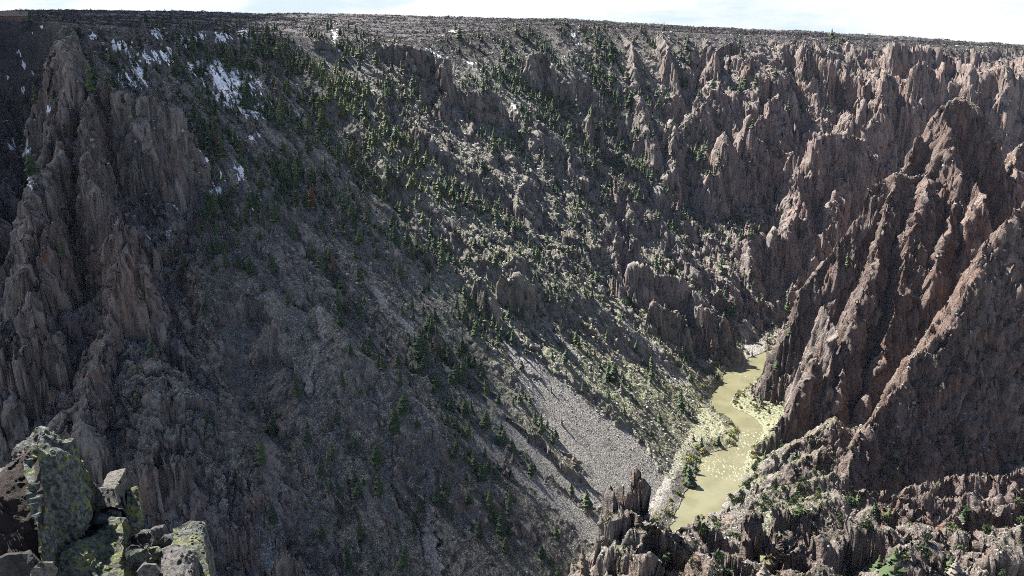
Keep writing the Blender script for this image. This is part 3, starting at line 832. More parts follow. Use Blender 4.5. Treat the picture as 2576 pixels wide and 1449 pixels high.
# ------------------------------------------------------------------ where things can stand
TANE = Z / RR[:, None]
CMX = np.maximum.accumulate(TANE, axis=0)
VIS = TANE >= CMX - 0.0035
INF = (U > -90) & (U < PW + 90) & (V > -20) & (V < PH + 60)
AREA = np.gradient(RR)[:, None] * RR[:, None] * (AZ[1] - AZ[0]) * np.ones_like(X)
def scatter(n, dens, seed, vis=True):
    w = (dens * AREA * INF * (VIS if vis else 1)).ravel().astype(np.float64)
    w[w < 0] = 0
    cw = np.cumsum(w)
    r = np.random.RandomState(seed)
    k = np.searchsorted(cw, r.rand(n) * cw[-1])
    return np.clip(k, 0, X.size - 1)
def spots(k, r):
    return np.stack([XD.ravel()[k] + r.uniform(-.5, .5, len(k)), YD.ravel()[k] + r.uniform(-.5, .5, len(k)), Z.ravel()[k]], 1)

_lc = int(np.argmin(np.abs(AZ - az_u(40, 60)))); _lr = int(np.argmin(np.abs(RR - 1245)))
LODGE_AT = (float(X[_lr, _lc]), float(Y[_lr, _lc]), float(Z[_lr - 8:_lr + 9, _lc - 6:_lc + 7].mean()))
def merged(name, tv, tf, pos, scl, rotz, tone, mat, tilt=None):
    """one mesh out of many small copies of the templates (list of verts, list of tris)"""
    r = np.random.RandomState(len(pos))
    pick = r.randint(0, len(tv), len(pos))
    VV, FF, TN = [], [], []; base = 0
    for q_ in range(len(tv)):
        s_ = np.nonzero(pick == q_)[0]
        if not len(s_): continue
        v, f = tv[q_], tf[q_]
        c_, sn = np.cos(rotz[s_])[:, None], np.sin(rotz[s_])[:, None]
        sc_ = scl[s_] if scl.ndim == 2 else np.repeat(scl[s_][:, None], 3, 1)
        x_ = v[None, :, 0] * sc_[:, 0:1]; y_ = v[None, :, 1] * sc_[:, 1:2]; z_ = v[None, :, 2] * sc_[:, 2:3]
        P_ = np.stack([x_ * c_ - y_ * sn + pos[s_, 0:1], x_ * sn + y_ * c_ + pos[s_, 1:2], z_ + pos[s_, 2:3]], 2)
        VV.append(P_.reshape(-1, 3)); TN.append(np.repeat(tone[s_], len(v)))
        FF.append((f[None] + (np.arange(len(s_)) * len(v))[:, None, None] + base).reshape(-1, 3)); base += len(s_) * len(v)
    V_ = np.concatenate(VV).astype(np.float32); F_ = np.concatenate(FF).astype(np.int32); T_ = np.concatenate(TN).astype(np.float32)
    me = bpy.data.meshes.new(name)
    me.vertices.add(len(V_)); me.vertices.foreach_set('co', V_.ravel())
    me.loops.add(F_.size); me.loops.foreach_set('vertex_index', F_.ravel())
    me.polygons.add(len(F_)); me.polygons.foreach_set('loop_start', np.arange(0, F_.size, 3, dtype=np.int32))
    me.update(calc_edges=True)
    me.attributes.new('tone', 'FLOAT', 'POINT').data.foreach_set('value', T_)
    me.materials.append(mat)
    o = bpy.data.objects.new(name, me); COL.objects.link(o)
    return o

def leaf_material(name, stops, rough=0.7, use_object=False):
    m, nt, bs = new_mat(name); k = NB(nt)
    cr = k.n('ShaderNodeValToRGB')
    while len(cr.color_ramp.elements) < len(stops): cr.color_ramp.elements.new(0.5)
    for e, (p, c) in zip(cr.color_ramp.elements, stops):
        e.position = p; e.color = tuple(c) + (1,)
    if use_object:
        k.link(k.n('ShaderNodeObjectInfo').outputs['Random'], cr.inputs[0])
    else:
        k.link(k.attr('tone'), cr.inputs[0])
    sp = k.noise(k.pos(), 1.3, 2)
    c = k.mix(k.math('MULTIPLY', k.ramp(sp, 0.35, 0.65), 0.28), cr.outputs[0], (0.02, 0.03, 0.012))
    k.link(c, bs.inputs['Base Color'])
    bs.inputs['Roughness'].default_value = rough
    bs.inputs['Specular IOR Level'].default_value = 0.2
    return m

# ---- templates
def shrub_template(seed, n=16):
    r = np.random.RandomState(seed); v, f = [], []
    for i in range(n):
        a_ = r.uniform(0, 2 * math.pi); el = r.uniform(0.05, 1.35); d = r.uniform(0.45, 1.0)
        c = np.array([math.cos(a_) * math.cos(el) * d, math.sin(a_) * math.cos(el) * d, 0.10 + 0.85 * math.sin(el) * d])
        for _ in range(3):
            w = r.normal(0, 0.26, 3)
            v.append(c + w)
        f.append((3 * i, 3 * i + 1, 3 * i + 2))
    return np.array(v), np.array(f)
def stone_template(seed):
    r = np.random.RandomState(seed)
    v = np.array([(1, 0, 0), (0, 1, 0), (-1, 0, 0), (0, -1, 0), (.55, .5, .75), (-.6, .4, .65), (-.1, -.65, .8), (0, 0, -0.6)], float)
    v *= r.uniform(0.55, 1.15, v.shape); v += r.normal(0, 0.08, v.shape)
    f = [(0, 1, 4), (1, 5, 4), (1, 2, 5), (2, 6, 5), (2, 3, 6), (3, 0, 6), (0, 4, 6), (4, 5, 6), (1, 0, 7), (2, 1, 7), (3, 2, 7), (0, 3, 7)]
    return v, np.array(f)
def conifer_template(seed, whorls, per, bare=False):
    """crown of unit height: whorls of drooping sprays round a trunk, ragged and gappy"""
    r = np.random.RandomState(seed); v, f = [], []
    lean = r.normal(0, 0.015, 2)
    for i in range(whorls):
        t = (i + 0.3) / whorls
        z = 0.10 + 0.90 * t
        rad = 0.25 * (1 - t) ** 0.75 * r.uniform(0.75, 1.2) + 0.012
        a0 = r.uniform(0, 6.28)
        for j in range(per):
            if r.rand() < 0.10: continue
            a_ = a0 + j * 2 * math.pi / per + r.normal(0, 0.25)
            q_ = rad * r.uniform(0.6, 1.25); wd = q_ * r.uniform(0.40, 0.62) * (0.35 if bare else 1) + 0.006
            dz = q_ * r.uniform(0.15, 0.65); ca, sa = math.cos(a_), math.sin(a_)
            cx, cy = lean[0] * t * 4, lean[1] * t * 4
            tip = (cx + ca * q_, cy + sa * q_, z - dz)
            m1 = (cx + ca * q_ * 0.55 - sa * wd, cy + sa * q_ * 0.55 + ca * wd, z - dz * 0.75)
            m2 = (cx + ca * q_ * 0.55 + sa * wd, cy + sa * q_ * 0.55 - ca * wd, z - dz * 0.75)
            top = (cx + ca * q_ * 0.05, cy + sa * q_ * 0.05, z + 0.9 / whorls * r.uniform(0.6, 1.1))
            b_ = len(v); v += [top, m1, tip, m2]
            f += [(b_, b_ + 1, b_ + 2), (b_, b_ + 2, b_ + 3)]
    return np.array(v), np.array(f)

R = np.random.RandomState(11)
M_TREE = charmap([
    "00000000000000000000000000",
    "21234566422146643311120000",
    "31333347852258875321110000",
    "22103556872235765422110000",
    "22002665673211376531110000",
    "12102653365222234552211000",
    "12101332324422222242111000",
    "11111113322332212232211000",
    "11110121113432112321100000",
    "00010111222432121211001000",
    "00000111112332111101000000",
    "00000111122232111001001000",
    "00000011122221110000001100",
    "00000001112121100000011111",
    "00000001111111100001112123"])
M_SHRUB = charmap([
    "99999999999999999999999999",
    "34555555445655555454445444",
    "22444455454444455443332233",
    "22333444444444444433222222",
    "22234444444444444433222222",
    "11234444445555544443221111",
    "11234444445666544333222111",
    "11334445445677655344221111",
    "11344455555677766443211111",
    "11234455555557778554322111",
    "11134455555556677533331111",
    "11124455555555555643543211",
    "11124455555555444334654321",
    "11122455555555542335544444",
    "11122345555555422244444444"])
def strip_at(u, v, st):
    m_ = np.zeros(u.shape, np.float32)
    for p, q_ in zip(st[:-1], st[1:]):
        e = np.array([q_[0] - p[0], q_[1] - p[1]], float); L = np.hypot(*e); e /= L
        t = np.clip((u - p[0]) * e[0] + (v - p[1]) * e[1], 0, L)
        m_ = np.maximum(m_, np.exp(-(((u - p[0] - e[0] * t) ** 2 + (v - p[1] - e[1] * t) ** 2) / p[2] ** 2)))
    return m_
tree_d = np.maximum(map_at(M_TREE, U, V), 0.75 * np.maximum(strip_at(U, V, [(840, 175, 40), (1100, 455, 34), (1235, 552, 26), (1385, 630, 22), (1600, 775, 16)]),
                                                        strip_at(U, V, [(1345, 262, 46), (1490, 335, 46), (1610, 440, 40), (1745, 580, 30), (1840, 700, 20)]))); shrub_d = map_at(M_SHRUB, U, V)
noscree = (1 - 0.93 * scree)
ok_ground = (RD > 3) * noscree
patch = sstep(-0.35, 0.55, n2(X, Y, 70, 51) + 0.5 * n2(X, Y, 25, 52))

# ---- shrubs, brush and loose stones: nobody could count them
SH = [shrub_template(i) for i in range(7)]
ST = [stone_template(i) for i in range(8)]
M_BRUSH = leaf_material("brush_leaves", [(0.0, (0.040, 0.048, 0.024)), (0.35, (0.075, 0.085, 0.035)), (0.6, (0.140, 0.152, 0.056)), (0.8, (0.105, 0.088, 0.070)), (1.0, (0.15, 0.125, 0.105))])
M_PBRUSH = leaf_material("bare_oak_brush", [(0.0, (0.030, 0.028, 0.028)), (0.5, (0.060, 0.050, 0.054)), (0.85, (0.085, 0.072, 0.075)), (1.0, (0.045, 0.052, 0.030))])
NSH = 46000
k_ = scatter(NSH, (1 - plat) * ok_ground * (shrub_d + 0.35 * rside * (V > 1100)) * (1 - 0.75 * steep) * (0.25 + 0.75 * patch), 21)
p_ = spots(k_, R); p_[:, 2] -= 0.2
sz = R.lognormal(-0.12, 0.40, NSH) * (1 + 0.7 * nearside.ravel()[k_])
gk = green.ravel()[k_]
tone = np.clip(np.where(R.rand(NSH) < 0.30 + 1.0 * gk, R.uniform(0.05, 0.35 + 0.45 * gk), R.uniform(0.6, 1.0, NSH)), 0, 1)
tag(merged("brush", [t[0] for t in SH], [t[1] for t in SH], p_, np.stack([sz * 1.2, sz * 1.2, sz * 1.05], 1), R.uniform(0, 6.28, NSH), tone, M_BRUSH),
    "low brush dotted over the stony canyon slopes", "brush", None, 'stuff')
NPB = 32000
k_ = scatter(NPB, sstep(0.3, 0.9, platc) * (0.3 + 0.7 * patch) * (np.hypot(X - LODGE_AT[0], Y - LODGE_AT[1]) > 26) * (RR[:, None] < 2700) * np.ones_like(X), 22)
p_ = spots(k_, R); p_[:, 2] -= 0.2
sz = R.lognormal(0.75, 0.35, NPB)
tag(merged("oak_brush", [t[0] for t in SH], [t[1] for t in SH], p_, np.stack([sz * 1.3, sz * 1.3, sz * 0.9], 1), R.uniform(0, 6.28, NPB), R.rand(NPB), M_PBRUSH),
    "leafless purple grey oak brush covering the plateau", "brush", None, 'stuff')

def stone_material():
    m, nt, bs = new_mat("loose_stone"); k = NB(nt)
    c = k.mix(k.attr('tone'), (0.085, 0.080, 0.075), (0.36, 0.342, 0.315))
    c = k.mix(k.math('MULTIPLY', k.ramp(k.noise(k.pos(), 1.2, 3), 0.45, 0.6), 0.5), c, (0.16, 0.15, 0.13))
    k.link(c, bs.inputs['Base Color']); bs.inputs['Roughness'].default_value = 0.6
    return m
M_STONE = stone_material()
NST = 64000
k_ = scatter(NST, (1 - plat) * (RD > 0.5) * (0.35 + 2.0 * scree + 0.9 * rock) * (1 - 0.7 * nearside) * (1 - 0.5 * rside) * (1 - 0.75 * sstep(40, 12, RD)) * (1 - 0.8 * steep), 23)
p_ = spots(k_, R); p_[:, 2] -= 0.15
sz = np.clip(R.lognormal(-0.15, 0.6, NST), 0.25, np.where(np.hypot(p_[:, 0], p_[:, 1]) < 900, 1.1, 3.2)) * (1 - 0.50 * scree.ravel()[k_])
tag(merged("rubble", [t[0] for t in ST], [t[1] for t in ST], p_, sz[:, None] * R.uniform(0.55, 1.25, (NST, 3)), R.uniform(0, 6.28, NST),
           R.beta(2, 2, NST), M_STONE), "loose angular stones strewn over the slopes and scree", "rubble", None, 'stuff')

# ---- snow lying in the shade near the left rim
SNOW = [(560, 205, 46, 40), (520, 175, 40, 22), (610, 215, 60, 22), (590, 250, 60, 30), (640, 280, 60, 20), (500, 175, 30, 16), (400, 85, 26, 14), (470, 105, 26, 14), (505, 92, 14, 12), (560, 95, 24, 16), (610, 85, 14, 16),
        (300, 120, 30, 14), (360, 150, 40, 26), (340, 200, 50, 30), (280, 235, 24, 14), (420, 145, 26, 20), (230, 95, 12, 10), (690, 110, 8, 14), (840, 95, 10, 40), (850, 130, 6, 16), (885, 215, 8, 22),
        (1085, 130, 14, 8), (1140, 80, 12, 6), (1105, 140, 6, 8), (20, 200, 14, 10), (130, 240, 8, 8), (60, 230, 10, 14), (505, 440, 14, 12), (560, 450, 20, 14), (425, 545, 8, 14), (500, 385, 14, 18), (520, 410, 24, 24), (545, 485, 18, 18), (484, 480, 9, 14), (600, 435, 20, 22), (440, 520, 9, 16), (425, 585, 8, 22), (380, 600, 12, 8), (460, 510, 16, 6),
        (630, 525, 6, 12), (60, 170, 20, 14), (30, 95, 24, 20), (45, 140, 12, 18), (85, 185, 8, 16), (85, 90, 12, 8), (100, 75, 10, 6), (75, 300, 6, 40), (45, 330, 12, 14), (20, 310, 16, 10), (20, 370, 20, 10), (700, 290, 30, 12), (640, 350, 16, 14), (740, 290, 24, 20), (590, 350, 16, 10), (1500, 85, 14, 6), (1440, 90, 10, 8), (1395, 160, 5, 10), (1450, 115, 10, 6),
        (1185, 160, 10, 8), (1250, 180, 6, 10), (1290, 270, 8, 8), (1030, 350, 10, 5), (880, 360, 10, 6), (990, 330, 8, 5)]
sm = np.zeros(X.shape, np.float32)
for u_, v_, ru, rv_ in SNOW:
    s_ = (np.abs(U - u_) < ru * 2) & (np.abs(V - v_) < rv_ * 2)
    if s_.any():
        sm[s_] = np.maximum(sm[s_], (1.05 if u_ < 115 else 1.22 if u_ < 720 else 1.1) - np.sqrt(((U[s_] - u_) / ru) ** 2 + ((V[s_] - v_) / rv_) ** 2) * 0.75)
CHUTE = [(122, 285, 7), (100, 340, 9), (70, 390, 11), (62, 395, 6)], [(85, 420, 6), (77, 480, 6)], [(65, 320, 4), (60, 345, 4)]
for st in CHUTE:
    for p, q_ in zip(st[:-1], st[1:]):
        e = np.array([q_[0] - p[0], q_[1] - p[1]], float); L = np.hypot(*e); e /= L
        du, dv = U - p[0], V - p[1]
        t = np.clip(du * e[0] + dv * e[1], 0, L)
        d = np.hypot(du - e[0] * t, dv - e[1] * t) / (p[2] + (q_[2] - p[2]) * t / L)
        sm = np.maximum(sm, np.where(VIS, 1.6 - d, 0))
sn = sm * 0.92 + 0.55 * n2(TLw * 1.0, SS * 0.30, 9, 81) + 0.55 * n2(TLw, SS * 0.5, 3.6, 82) - 0.30 * sstep(1.3, 2.2, slope)
M_SNOW, nt_, bs_ = new_mat("old_snow")
bs_.inputs['Base Color'].default_value = (0.84, 0.84, 0.85, 1); bs_.inputs['Roughness'].default_value = 0.5
sn = sn - 0.6 * sstep(1.1, 1.6, slope) * (U > 150)
o = grid_mesh("snow", (fq(sn) > 0.67) & (fq(sm) > 0.25), 0.35, M_SNOW, {})
tag(o, "patches of old snow lying below the left rim", "snow", None, 'stuff')
# ------------------------------------------------------------------ unseen cloud high over the rim, added and shaped to shade the left side
def cloud():
    alt = 1700.0
    edge = [at(740, 112), at(830, 290), at(940, 480), at(1090, 690), at(1150, 850), at(1200, 985), at(1310, 1130), at(1430, 1290), at(1450, 1440)]
    edge = [tuple(e[:2]) + (e[2],) for e in edge]
    poly = edge + [(20, 400, -350), (-70, 230, -250), (-170, 60, -100), (-330, -300, 0), (-1100, -300, 0), (-1900, 700, 0), (-1800, 1900, 0), (-900, 2700, 0), (-560, 2300, 0), (-480, 1750, 0)]
    pp = []
    for x, y, z in poly:
        t = (alt - z) / SUN[2]
        pp.append((x + SUN[0] * t, y + SUN[1] * t))
    pp = np.array(pp)
    x0, y0 = pp.min(0) - 150; x1, y1 = pp.max(0) + 150
    st = 26.0
    gx, gy = np.meshgrid(np.arange(x0, x1, st), np.arange(y0, y1, st))
    inside = np.zeros(gx.shape, bool); dist = np.full(gx.shape, 1e9)
    for p, q_ in zip(pp, np.roll(pp, -1, 0)):
        c = (p[1] > gy) != (q_[1] > gy)
        with np.errstate(divide='ignore', invalid='ignore'):
            xi = (q_[0] - p[0]) * (gy - p[1]) / (q_[1] - p[1] + 1e-9) + p[0]
        inside ^= c & (gx < xi)
        e = q_ - p; L = np.hypot(*e); e = e / L
        t = np.clip((gx - p[0]) * e[0] + (gy - p[1]) * e[1], 0, L)
        dist = np.minimum(dist, np.hypot(gx - p[0] - e[0] * t, gy - p[1] - e[1] * t))
    sd = np.where(inside, dist, -dist) + 34 * n2(gx, gy, 190, 91) + 18 * n2(gx, gy, 80, 92)
    th = np.sqrt(np.clip(sd / 700, 0, 1)) * 420 * (1 + 0.25 * n2(gx, gy, 260, 93)) + 4
    th = th * (1 + 0.12 * n2(gx, gy, 90, 94))
    keep = sd > -20
    ny_, nx_ = gx.shape
    idx = np.arange(gx.size).reshape(gx.shape)
    kf = keep[:-1, :-1] & keep[1:, :-1] & keep[:-1, 1:] & keep[1:, 1:]
    i, j = np.nonzero(kf)
    bot = np.stack([idx[i, j], idx[i + 1, j], idx[i + 1, j + 1], idx[i, j + 1]], 1)
    top = bot[:, ::-1] + gx.size
    V_ = np.concatenate([np.stack([gx, gy, alt - 0.12 * th], 2).reshape(-1, 3), np.stack([gx, gy, alt + th], 2).reshape(-1, 3)])
    F_ = np.concatenate([bot, top])
    used = np.zeros(len(V_), bool); used[F_.ravel()] = True
    F_ = (np.cumsum(used) - 1)[F_]
    me = bpy.data.meshes.new("cloud"); me.from_pydata(V_[used].tolist(), [], F_.tolist())
    dn = np.concatenate([sd.ravel()] * 2)[used]
    me.attributes.new('depth', 'FLOAT', 'POINT').data.foreach_set('value', dn.astype(np.float32))
    me.shade_smooth()
    m = bpy.data.materials.new("cloud_vapour"); m.use_nodes = True
    nt = m.node_tree; nt.nodes.clear(); k = NB(nt)
    out = k.n('ShaderNodeOutputMaterial'); mx = k.n('ShaderNodeMixShader'); tr = k.n('ShaderNodeBsdfTransparent')
    df = k.n('ShaderNodeBsdfDiffuse'); df.inputs[0].default_value = (0.85, 0.86, 0.88, 1)
    tl = k.n('ShaderNodeBsdfTranslucent'); tl.inputs[0].default_value = (0.85, 0.86, 0.88, 1)
    m2 = k.n('ShaderNodeMixShader'); m2.inputs[0].default_value = 0.5
    k.link(df.outputs[0], m2.inputs[1]); k.link(tl.outputs[0], m2.inputs[2])
    a_ = k.math('MULTIPLY', k.ramp(k.attr('depth'), -20, 130), CLOUD_THICK)
    k.link(a_, mx.inputs[0]); k.link(tr.outputs[0], mx.inputs[1]); k.link(m2.outputs[0], mx.inputs[2])
    k.link(mx.outputs[0], out.inputs[0])
    me.materials.append(m)
    o = bpy.data.objects.new("cloud", me); COL.objects.link(o)
    tag(o, "unseen cloud added high over the left rim to shade the slopes", "cloud")
CLOUD_THICK = 0.76
cloud()

# ------------------------------------------------------------------ conifers
M_CROWN = leaf_material("conifer_needles", [(0.0, (0.044, 0.070, 0.034)), (0.5, (0.068, 0.098, 0.044)), (1.0, (0.090, 0.118, 0.048))], use_object=True)
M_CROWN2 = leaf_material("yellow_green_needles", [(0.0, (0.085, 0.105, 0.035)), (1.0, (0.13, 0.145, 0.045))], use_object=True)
M_DEAD = leaf_material("dead_branches", [(0.0, (0.13, 0.105, 0.09)), (1.0, (0.20, 0.17, 0.15))], use_object=True)
M_RUST = leaf_material("rusty_needles", [(0.0, (0.15, 0.060, 0.035)), (1.0, (0.20, 0.10, 0.055))], use_object=True)
M_FOREST = leaf_material("forest_needles", [(0.0, (0.038, 0.062, 0.030)), (0.45, (0.065, 0.094, 0.038)), (0.75, (0.11, 0.135, 0.048)), (0.86, (0.13, 0.14, 0.05)), (0.9, (0.14, 0.10, 0.08)), (1.0, (0.20, 0.17, 0.15))])
mb, ntb, bsb = new_mat("conifer_bark"); bsb.inputs['Base Color'].default_value = (0.11, 0.08, 0.06, 1); bsb.inputs['Roughness'].default_value = 0.9

def tri_mesh(name, v, f, mat):
    me = bpy.data.meshes.new(name); me.from_pydata([tuple(p) for p in v], [], [tuple(q) for q in f]); me.materials.append(mat)
    return me
def trunk_verts(h=0.72, r0=0.022, n=6):
    v, f = [], []
    for t in (0.0, 0.25, 0.6, 1.0):
        for i in range(n):
            a_ = 2 * math.pi * i / n
            rr_ = r0 * (1 - 0.75 * t)
            v.append((math.cos(a_) * rr_, math.sin(a_) * rr_, -0.05 + (h + 0.05) * t))
    for l in range(3):
        for i in range(n):
            f.append((l * n + i, l * n + (i + 1) % n, (l + 1) * n + (i + 1) % n, (l + 1) * n + i))
    return v, f
CROWNS = {}
for tone_, mat_ in (('green', M_CROWN), ('yellow', M_CROWN2), ('dead', M_DEAD), ('rust', M_RUST)):
    CROWNS[tone_] = [tri_mesh("crown", *conifer_template(100 + s_, 15, 9, tone_ == 'dead'), mat_) for s_ in range(4)]
TRUNK = tri_mesh("trunk", *trunk_verts(), mb)

NT = 6000
k_ = scatter(NT, (1 - plat * 0.85) * ok_ground * (tree_d ** 1.45) * (0.12 + 0.88 * patch) * (1 - 0.6 * steep) * (RR[:, None] < 2100), 31)
tp = spots(k_, R)
tu, tvv = U.ravel()[k_], V.ravel()[k_]
th_ = R.lognormal(2.30, 0.36, NT) * np.interp(tp[:, 1], [500, 900, 1300], [1.25, 1.05, 0.95])
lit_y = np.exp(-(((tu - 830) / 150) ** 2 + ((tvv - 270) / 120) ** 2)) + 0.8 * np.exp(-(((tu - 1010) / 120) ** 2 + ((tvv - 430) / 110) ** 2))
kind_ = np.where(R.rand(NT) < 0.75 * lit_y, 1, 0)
kind_ = np.where((R.rand(NT) < 0.10 + 0.10 * sstep(900, 1700, tu)) & (kind_ == 0), 2, kind_)
kind_ = np.where((R.rand(NT) < 0.025) & (kind_ == 0), 3, kind_)
# trees that can be picked out one by one in the photograph: (u, v of the foot, height in metres)
SPECIAL = [
    (1230, 1282, 24, "tall dark conifer standing alone on the lower shaded slope"),
    (1295, 1145, 17, "dark conifer beside the narrow strip of grey scree below the main fan"),
    (1219, 1078, 19, "leaning dark conifer, one of a close pair above the grey scree strip"),
    (1133, 918, 22, "broad dark conifer at the heart of a tight clump on the shaded slope"),
    (1072, 900, 20, "slim dark conifer just above the tight clump on the shaded slope"),
    (1168, 1035, 17, "narrow dark conifer beneath a rocky knob on the shaded slope"),
    (1358, 1070, 15, "dark conifer on the left edge of the pale scree fan"),
    (1342, 1062, 13, "shorter conifer touching the left edge of the pale scree fan"),
    (1365, 1405, 14, "round topped dark conifer near the bottom edge, below the shaded slope"),
    (912, 1358, 16, "bushy dark conifer low on the slope right of the gravel chute"),
    (895, 1250, 15, "isolated dark conifer on rubble right of the gravel chute"),
    (1737, 1222, 24, "tall dark conifer on the left river bank casting a shadow on the water"),
    (1722, 1195, 15, "second dark conifer in the cluster on the left river bank"),
    (1748, 1190, 16, "conifer at the back of the cluster on the left river bank"),
    (1765, 1130, 17, "conifer standing on the brown brushy river bend, left of a shorter one"),
    (1806, 1120, 14, "conifer standing on the brown brushy river bend, nearest the water"),
    (1420, 915, 17, "lone conifer on the sunlit green slope above the scree fan"),
    (1468, 985, 12, "small conifer among brush on the sunlit slope above the scree fan"),
    (1230, 885, 9, "small conifer at the very top of the pale scree fan"),
    (75, 66, 16, "dark conifer beside the lodge on the rim"),
]
for u_, v_, h_, lb in SPECIAL:
    c_ = (U - u_) ** 2 + (V - v_) ** 2 + np.where(VIS, 0, 1e6)
    i_ = int(np.argmin(c_))
    tp = np.vstack([tp, [XD.ravel()[i_], YD.ravel()[i_], Z.ravel()[i_]]])
    k_ = np.append(k_, i_); th_ = np.append(th_, h_); kind_ = np.append(kind_, 0); tu = np.append(tu, u_); tvv = np.append(tvv, v_)
size_px = th_ / np.linalg.norm(tp, axis=1)
in_f = (tu > 5) & (tu < PW - 5) & (tvv < PH - 5)
rank = size_px * in_f
rank[NT:] = 10
order = np.argsort(-rank)
SOLO = order[:300]
REGIONS = [  # (test, phrase, group)
    (lambda u, v: v < 70, "on the brushy plateau above the far rim", "conifers on the plateau"),
    (lambda u, v: u < 230, "on the dark cliffs of the far left side canyon", "conifers in the left side canyon"),
    (lambda u, v: u < 520 and v < 330, "above the big shaded cliff face at the left", "conifers above the shaded cliff face"),
    (lambda u, v: u < 420 and v >= 330, "on the shaded rocky spur under the big left cliff", "conifers on the left spur"),
    (lambda u, v: u > 1640 and v > 1120, "on the near brown ledges at the lower right", "conifers on the near ledges"),
    (lambda u, v: u > 1640 and v > 700, "near the bend of the muddy river", "conifers along the river"),
    (lambda u, v: u > 1640, "in the gullies of the sunlit fluted wall", "conifers on the fluted wall"),
    (lambda u, v: v < 330 and u < 900, "among the snow patches under the left rim", "conifers among the snow patches"),
    (lambda u, v: v < 330, "in the dense wood under the middle of the rim", "conifers under the middle rim"),
    (lambda u, v: u + 0.0 < 760 and v < 700, "right of the big shaded cliff face", "conifers right of the shaded cliff face"),
    (lambda u, v: u > 1180 and v < 700, "on the sunlit rocky slope in the middle", "conifers on the sunlit rocky slope"),
    (lambda u, v: v < 620, "on the long spur between shade and sun", "conifers on the long spur"),
    (lambda u, v: u > 1150 and v < 1000, "on the green slope above the pale scree fan", "conifers above the scree fan"),
    (lambda u, v: v < 950, "on the shaded middle slope", "conifers on the shaded middle slope"),
    (lambda u, v: True, "on the lower shaded slope between the gravel chutes", "conifers on the lower shaded slope"),
]
TONE = ['green', 'yellow', 'dead', 'rust']
WORD = {'green': "dark green conifer", 'yellow': "yellow green conifer", 'dead': "bare grey dead conifer", 'rust': "rusty brown dying conifer"}
members = {}
for n_ in SOLO:
    if n_ >= NT: continue
    for ri, (t_, ph, gr_) in enumerate(REGIONS):
        if t_(tu[n_], tvv[n_]):
            members.setdefault((ri, int(kind_[n_])), []).append(n_); break
labels = {}
for (ri, kd), L_ in members.items():
    ph = REGIONS[ri][1]; w_ = WORD[TONE[kd]]
    L_ = sorted(L_, key=lambda q: -th_[q])
    rest = list(L_)
    if len(L_) == 1: labels[L_[0]] = "only " + w_ + " " + ph; rest = []
    elif len(L_) > 1:
        for pre, key in (("tallest ", lambda q: -th_[q]), ("highest standing ", lambda q: -tp[q, 2]), ("lowest standing ", lambda q: tp[q, 2]), ("leftmost ", lambda q: tu[q]), ("rightmost ", lambda q: -tu[q]), ("shortest ", lambda q: th_[q])):
            if len(rest) < 2 and pre != "tallest ": break
            c_ = sorted(L_, key=key)[0]
            if c_ in rest:
                labels[c_] = pre + w_ + " " + ph; rest.remove(c_)
    for q in rest: labels[q] = "medium sized " + w_ + " " + ph
for n_ in SOLO:
    n_ = int(n_)
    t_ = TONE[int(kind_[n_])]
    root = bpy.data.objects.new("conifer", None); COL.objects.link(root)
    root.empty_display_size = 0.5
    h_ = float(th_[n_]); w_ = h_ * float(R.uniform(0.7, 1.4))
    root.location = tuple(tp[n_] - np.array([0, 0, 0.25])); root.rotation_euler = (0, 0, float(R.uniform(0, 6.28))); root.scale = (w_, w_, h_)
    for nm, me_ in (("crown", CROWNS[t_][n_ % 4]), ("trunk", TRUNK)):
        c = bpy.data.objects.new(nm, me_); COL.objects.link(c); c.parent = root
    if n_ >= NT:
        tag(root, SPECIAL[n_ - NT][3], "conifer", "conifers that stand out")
    else:
        gr_ = next(g for (t2, p2, g) in REGIONS if t2(tu[n_], tvv[n_]))
        tag(root, labels[n_], "conifer", gr_)
rest = order[300:]
rest = rest[rest < NT]
CT = [conifer_template(200 + s_, 9, 7) for s_ in range(6)]
tone = np.where(kind_[rest] == 0, R.uniform(0, 0.6, len(rest)), np.where(kind_[rest] == 1, R.uniform(0.7, 0.86, len(rest)), R.uniform(0.9, 1.0, len(rest))))
w_ = th_[rest] * R.uniform(0.75, 1.5, len(rest))
pf = tp[rest].copy(); pf[:, 2] -= 0.8
tag(merged("conifer_forest", [t[0] for t in CT], [t[1] for t in CT], pf, np.stack([w_, w_, th_[rest]], 1), R.uniform(0, 6.28, len(rest)), tone, M_FOREST),
    "small distant conifers of the woods under the far rim", "forest", None, 'stuff')

# ------------------------------------------------------------------ bushes one can pick out: willows by the river, junipers on the near ledges
def bush_mesh(seed, mat, n=200):
    r = np.random.RandomState(seed); v, f = [], []
    lobes = [(r.normal(0, 0.35, 2), r.uniform(0.35, 0.75), r.uniform(0.35, 0.6)) for _ in range(5)]
    for i in range(n):
        c2, cz, cr = lobes[i % 5]
        d = r.normal(0, 1, 3); d /= np.linalg.norm(d); d *= cr * r.uniform(0.55, 1.0)
        c = np.array([c2[0] + d[0], c2[1] + d[1], max(0.05, cz + d[2] * 0.8)])
        b_ = len(v)
        for _ in range(3): v.append(c + r.normal(0, 0.17, 3))
        f.append((b_, b_ + 1, b_ + 2))
    return tri_mesh("bush", v, f, mat)
M_WILLOW = leaf_material("willow_leaves", [(0.0, (0.16, 0.18, 0.045)), (0.6, (0.22, 0.22, 0.07)), (1.0, (0.24, 0.20, 0.10))], use_object=True)
M_JUN = leaf_material("juniper_leaves", [(0.0, (0.030, 0.048, 0.022)), (0.7, (0.050, 0.070, 0.028)), (1.0, (0.080, 0.095, 0.036))], use_object=True)
WB = [bush_mesh(300 + i, M_WILLOW) for i in range(4)]
JB = [bush_mesh(320 + i, M_JUN, 220) for i in range(4)]
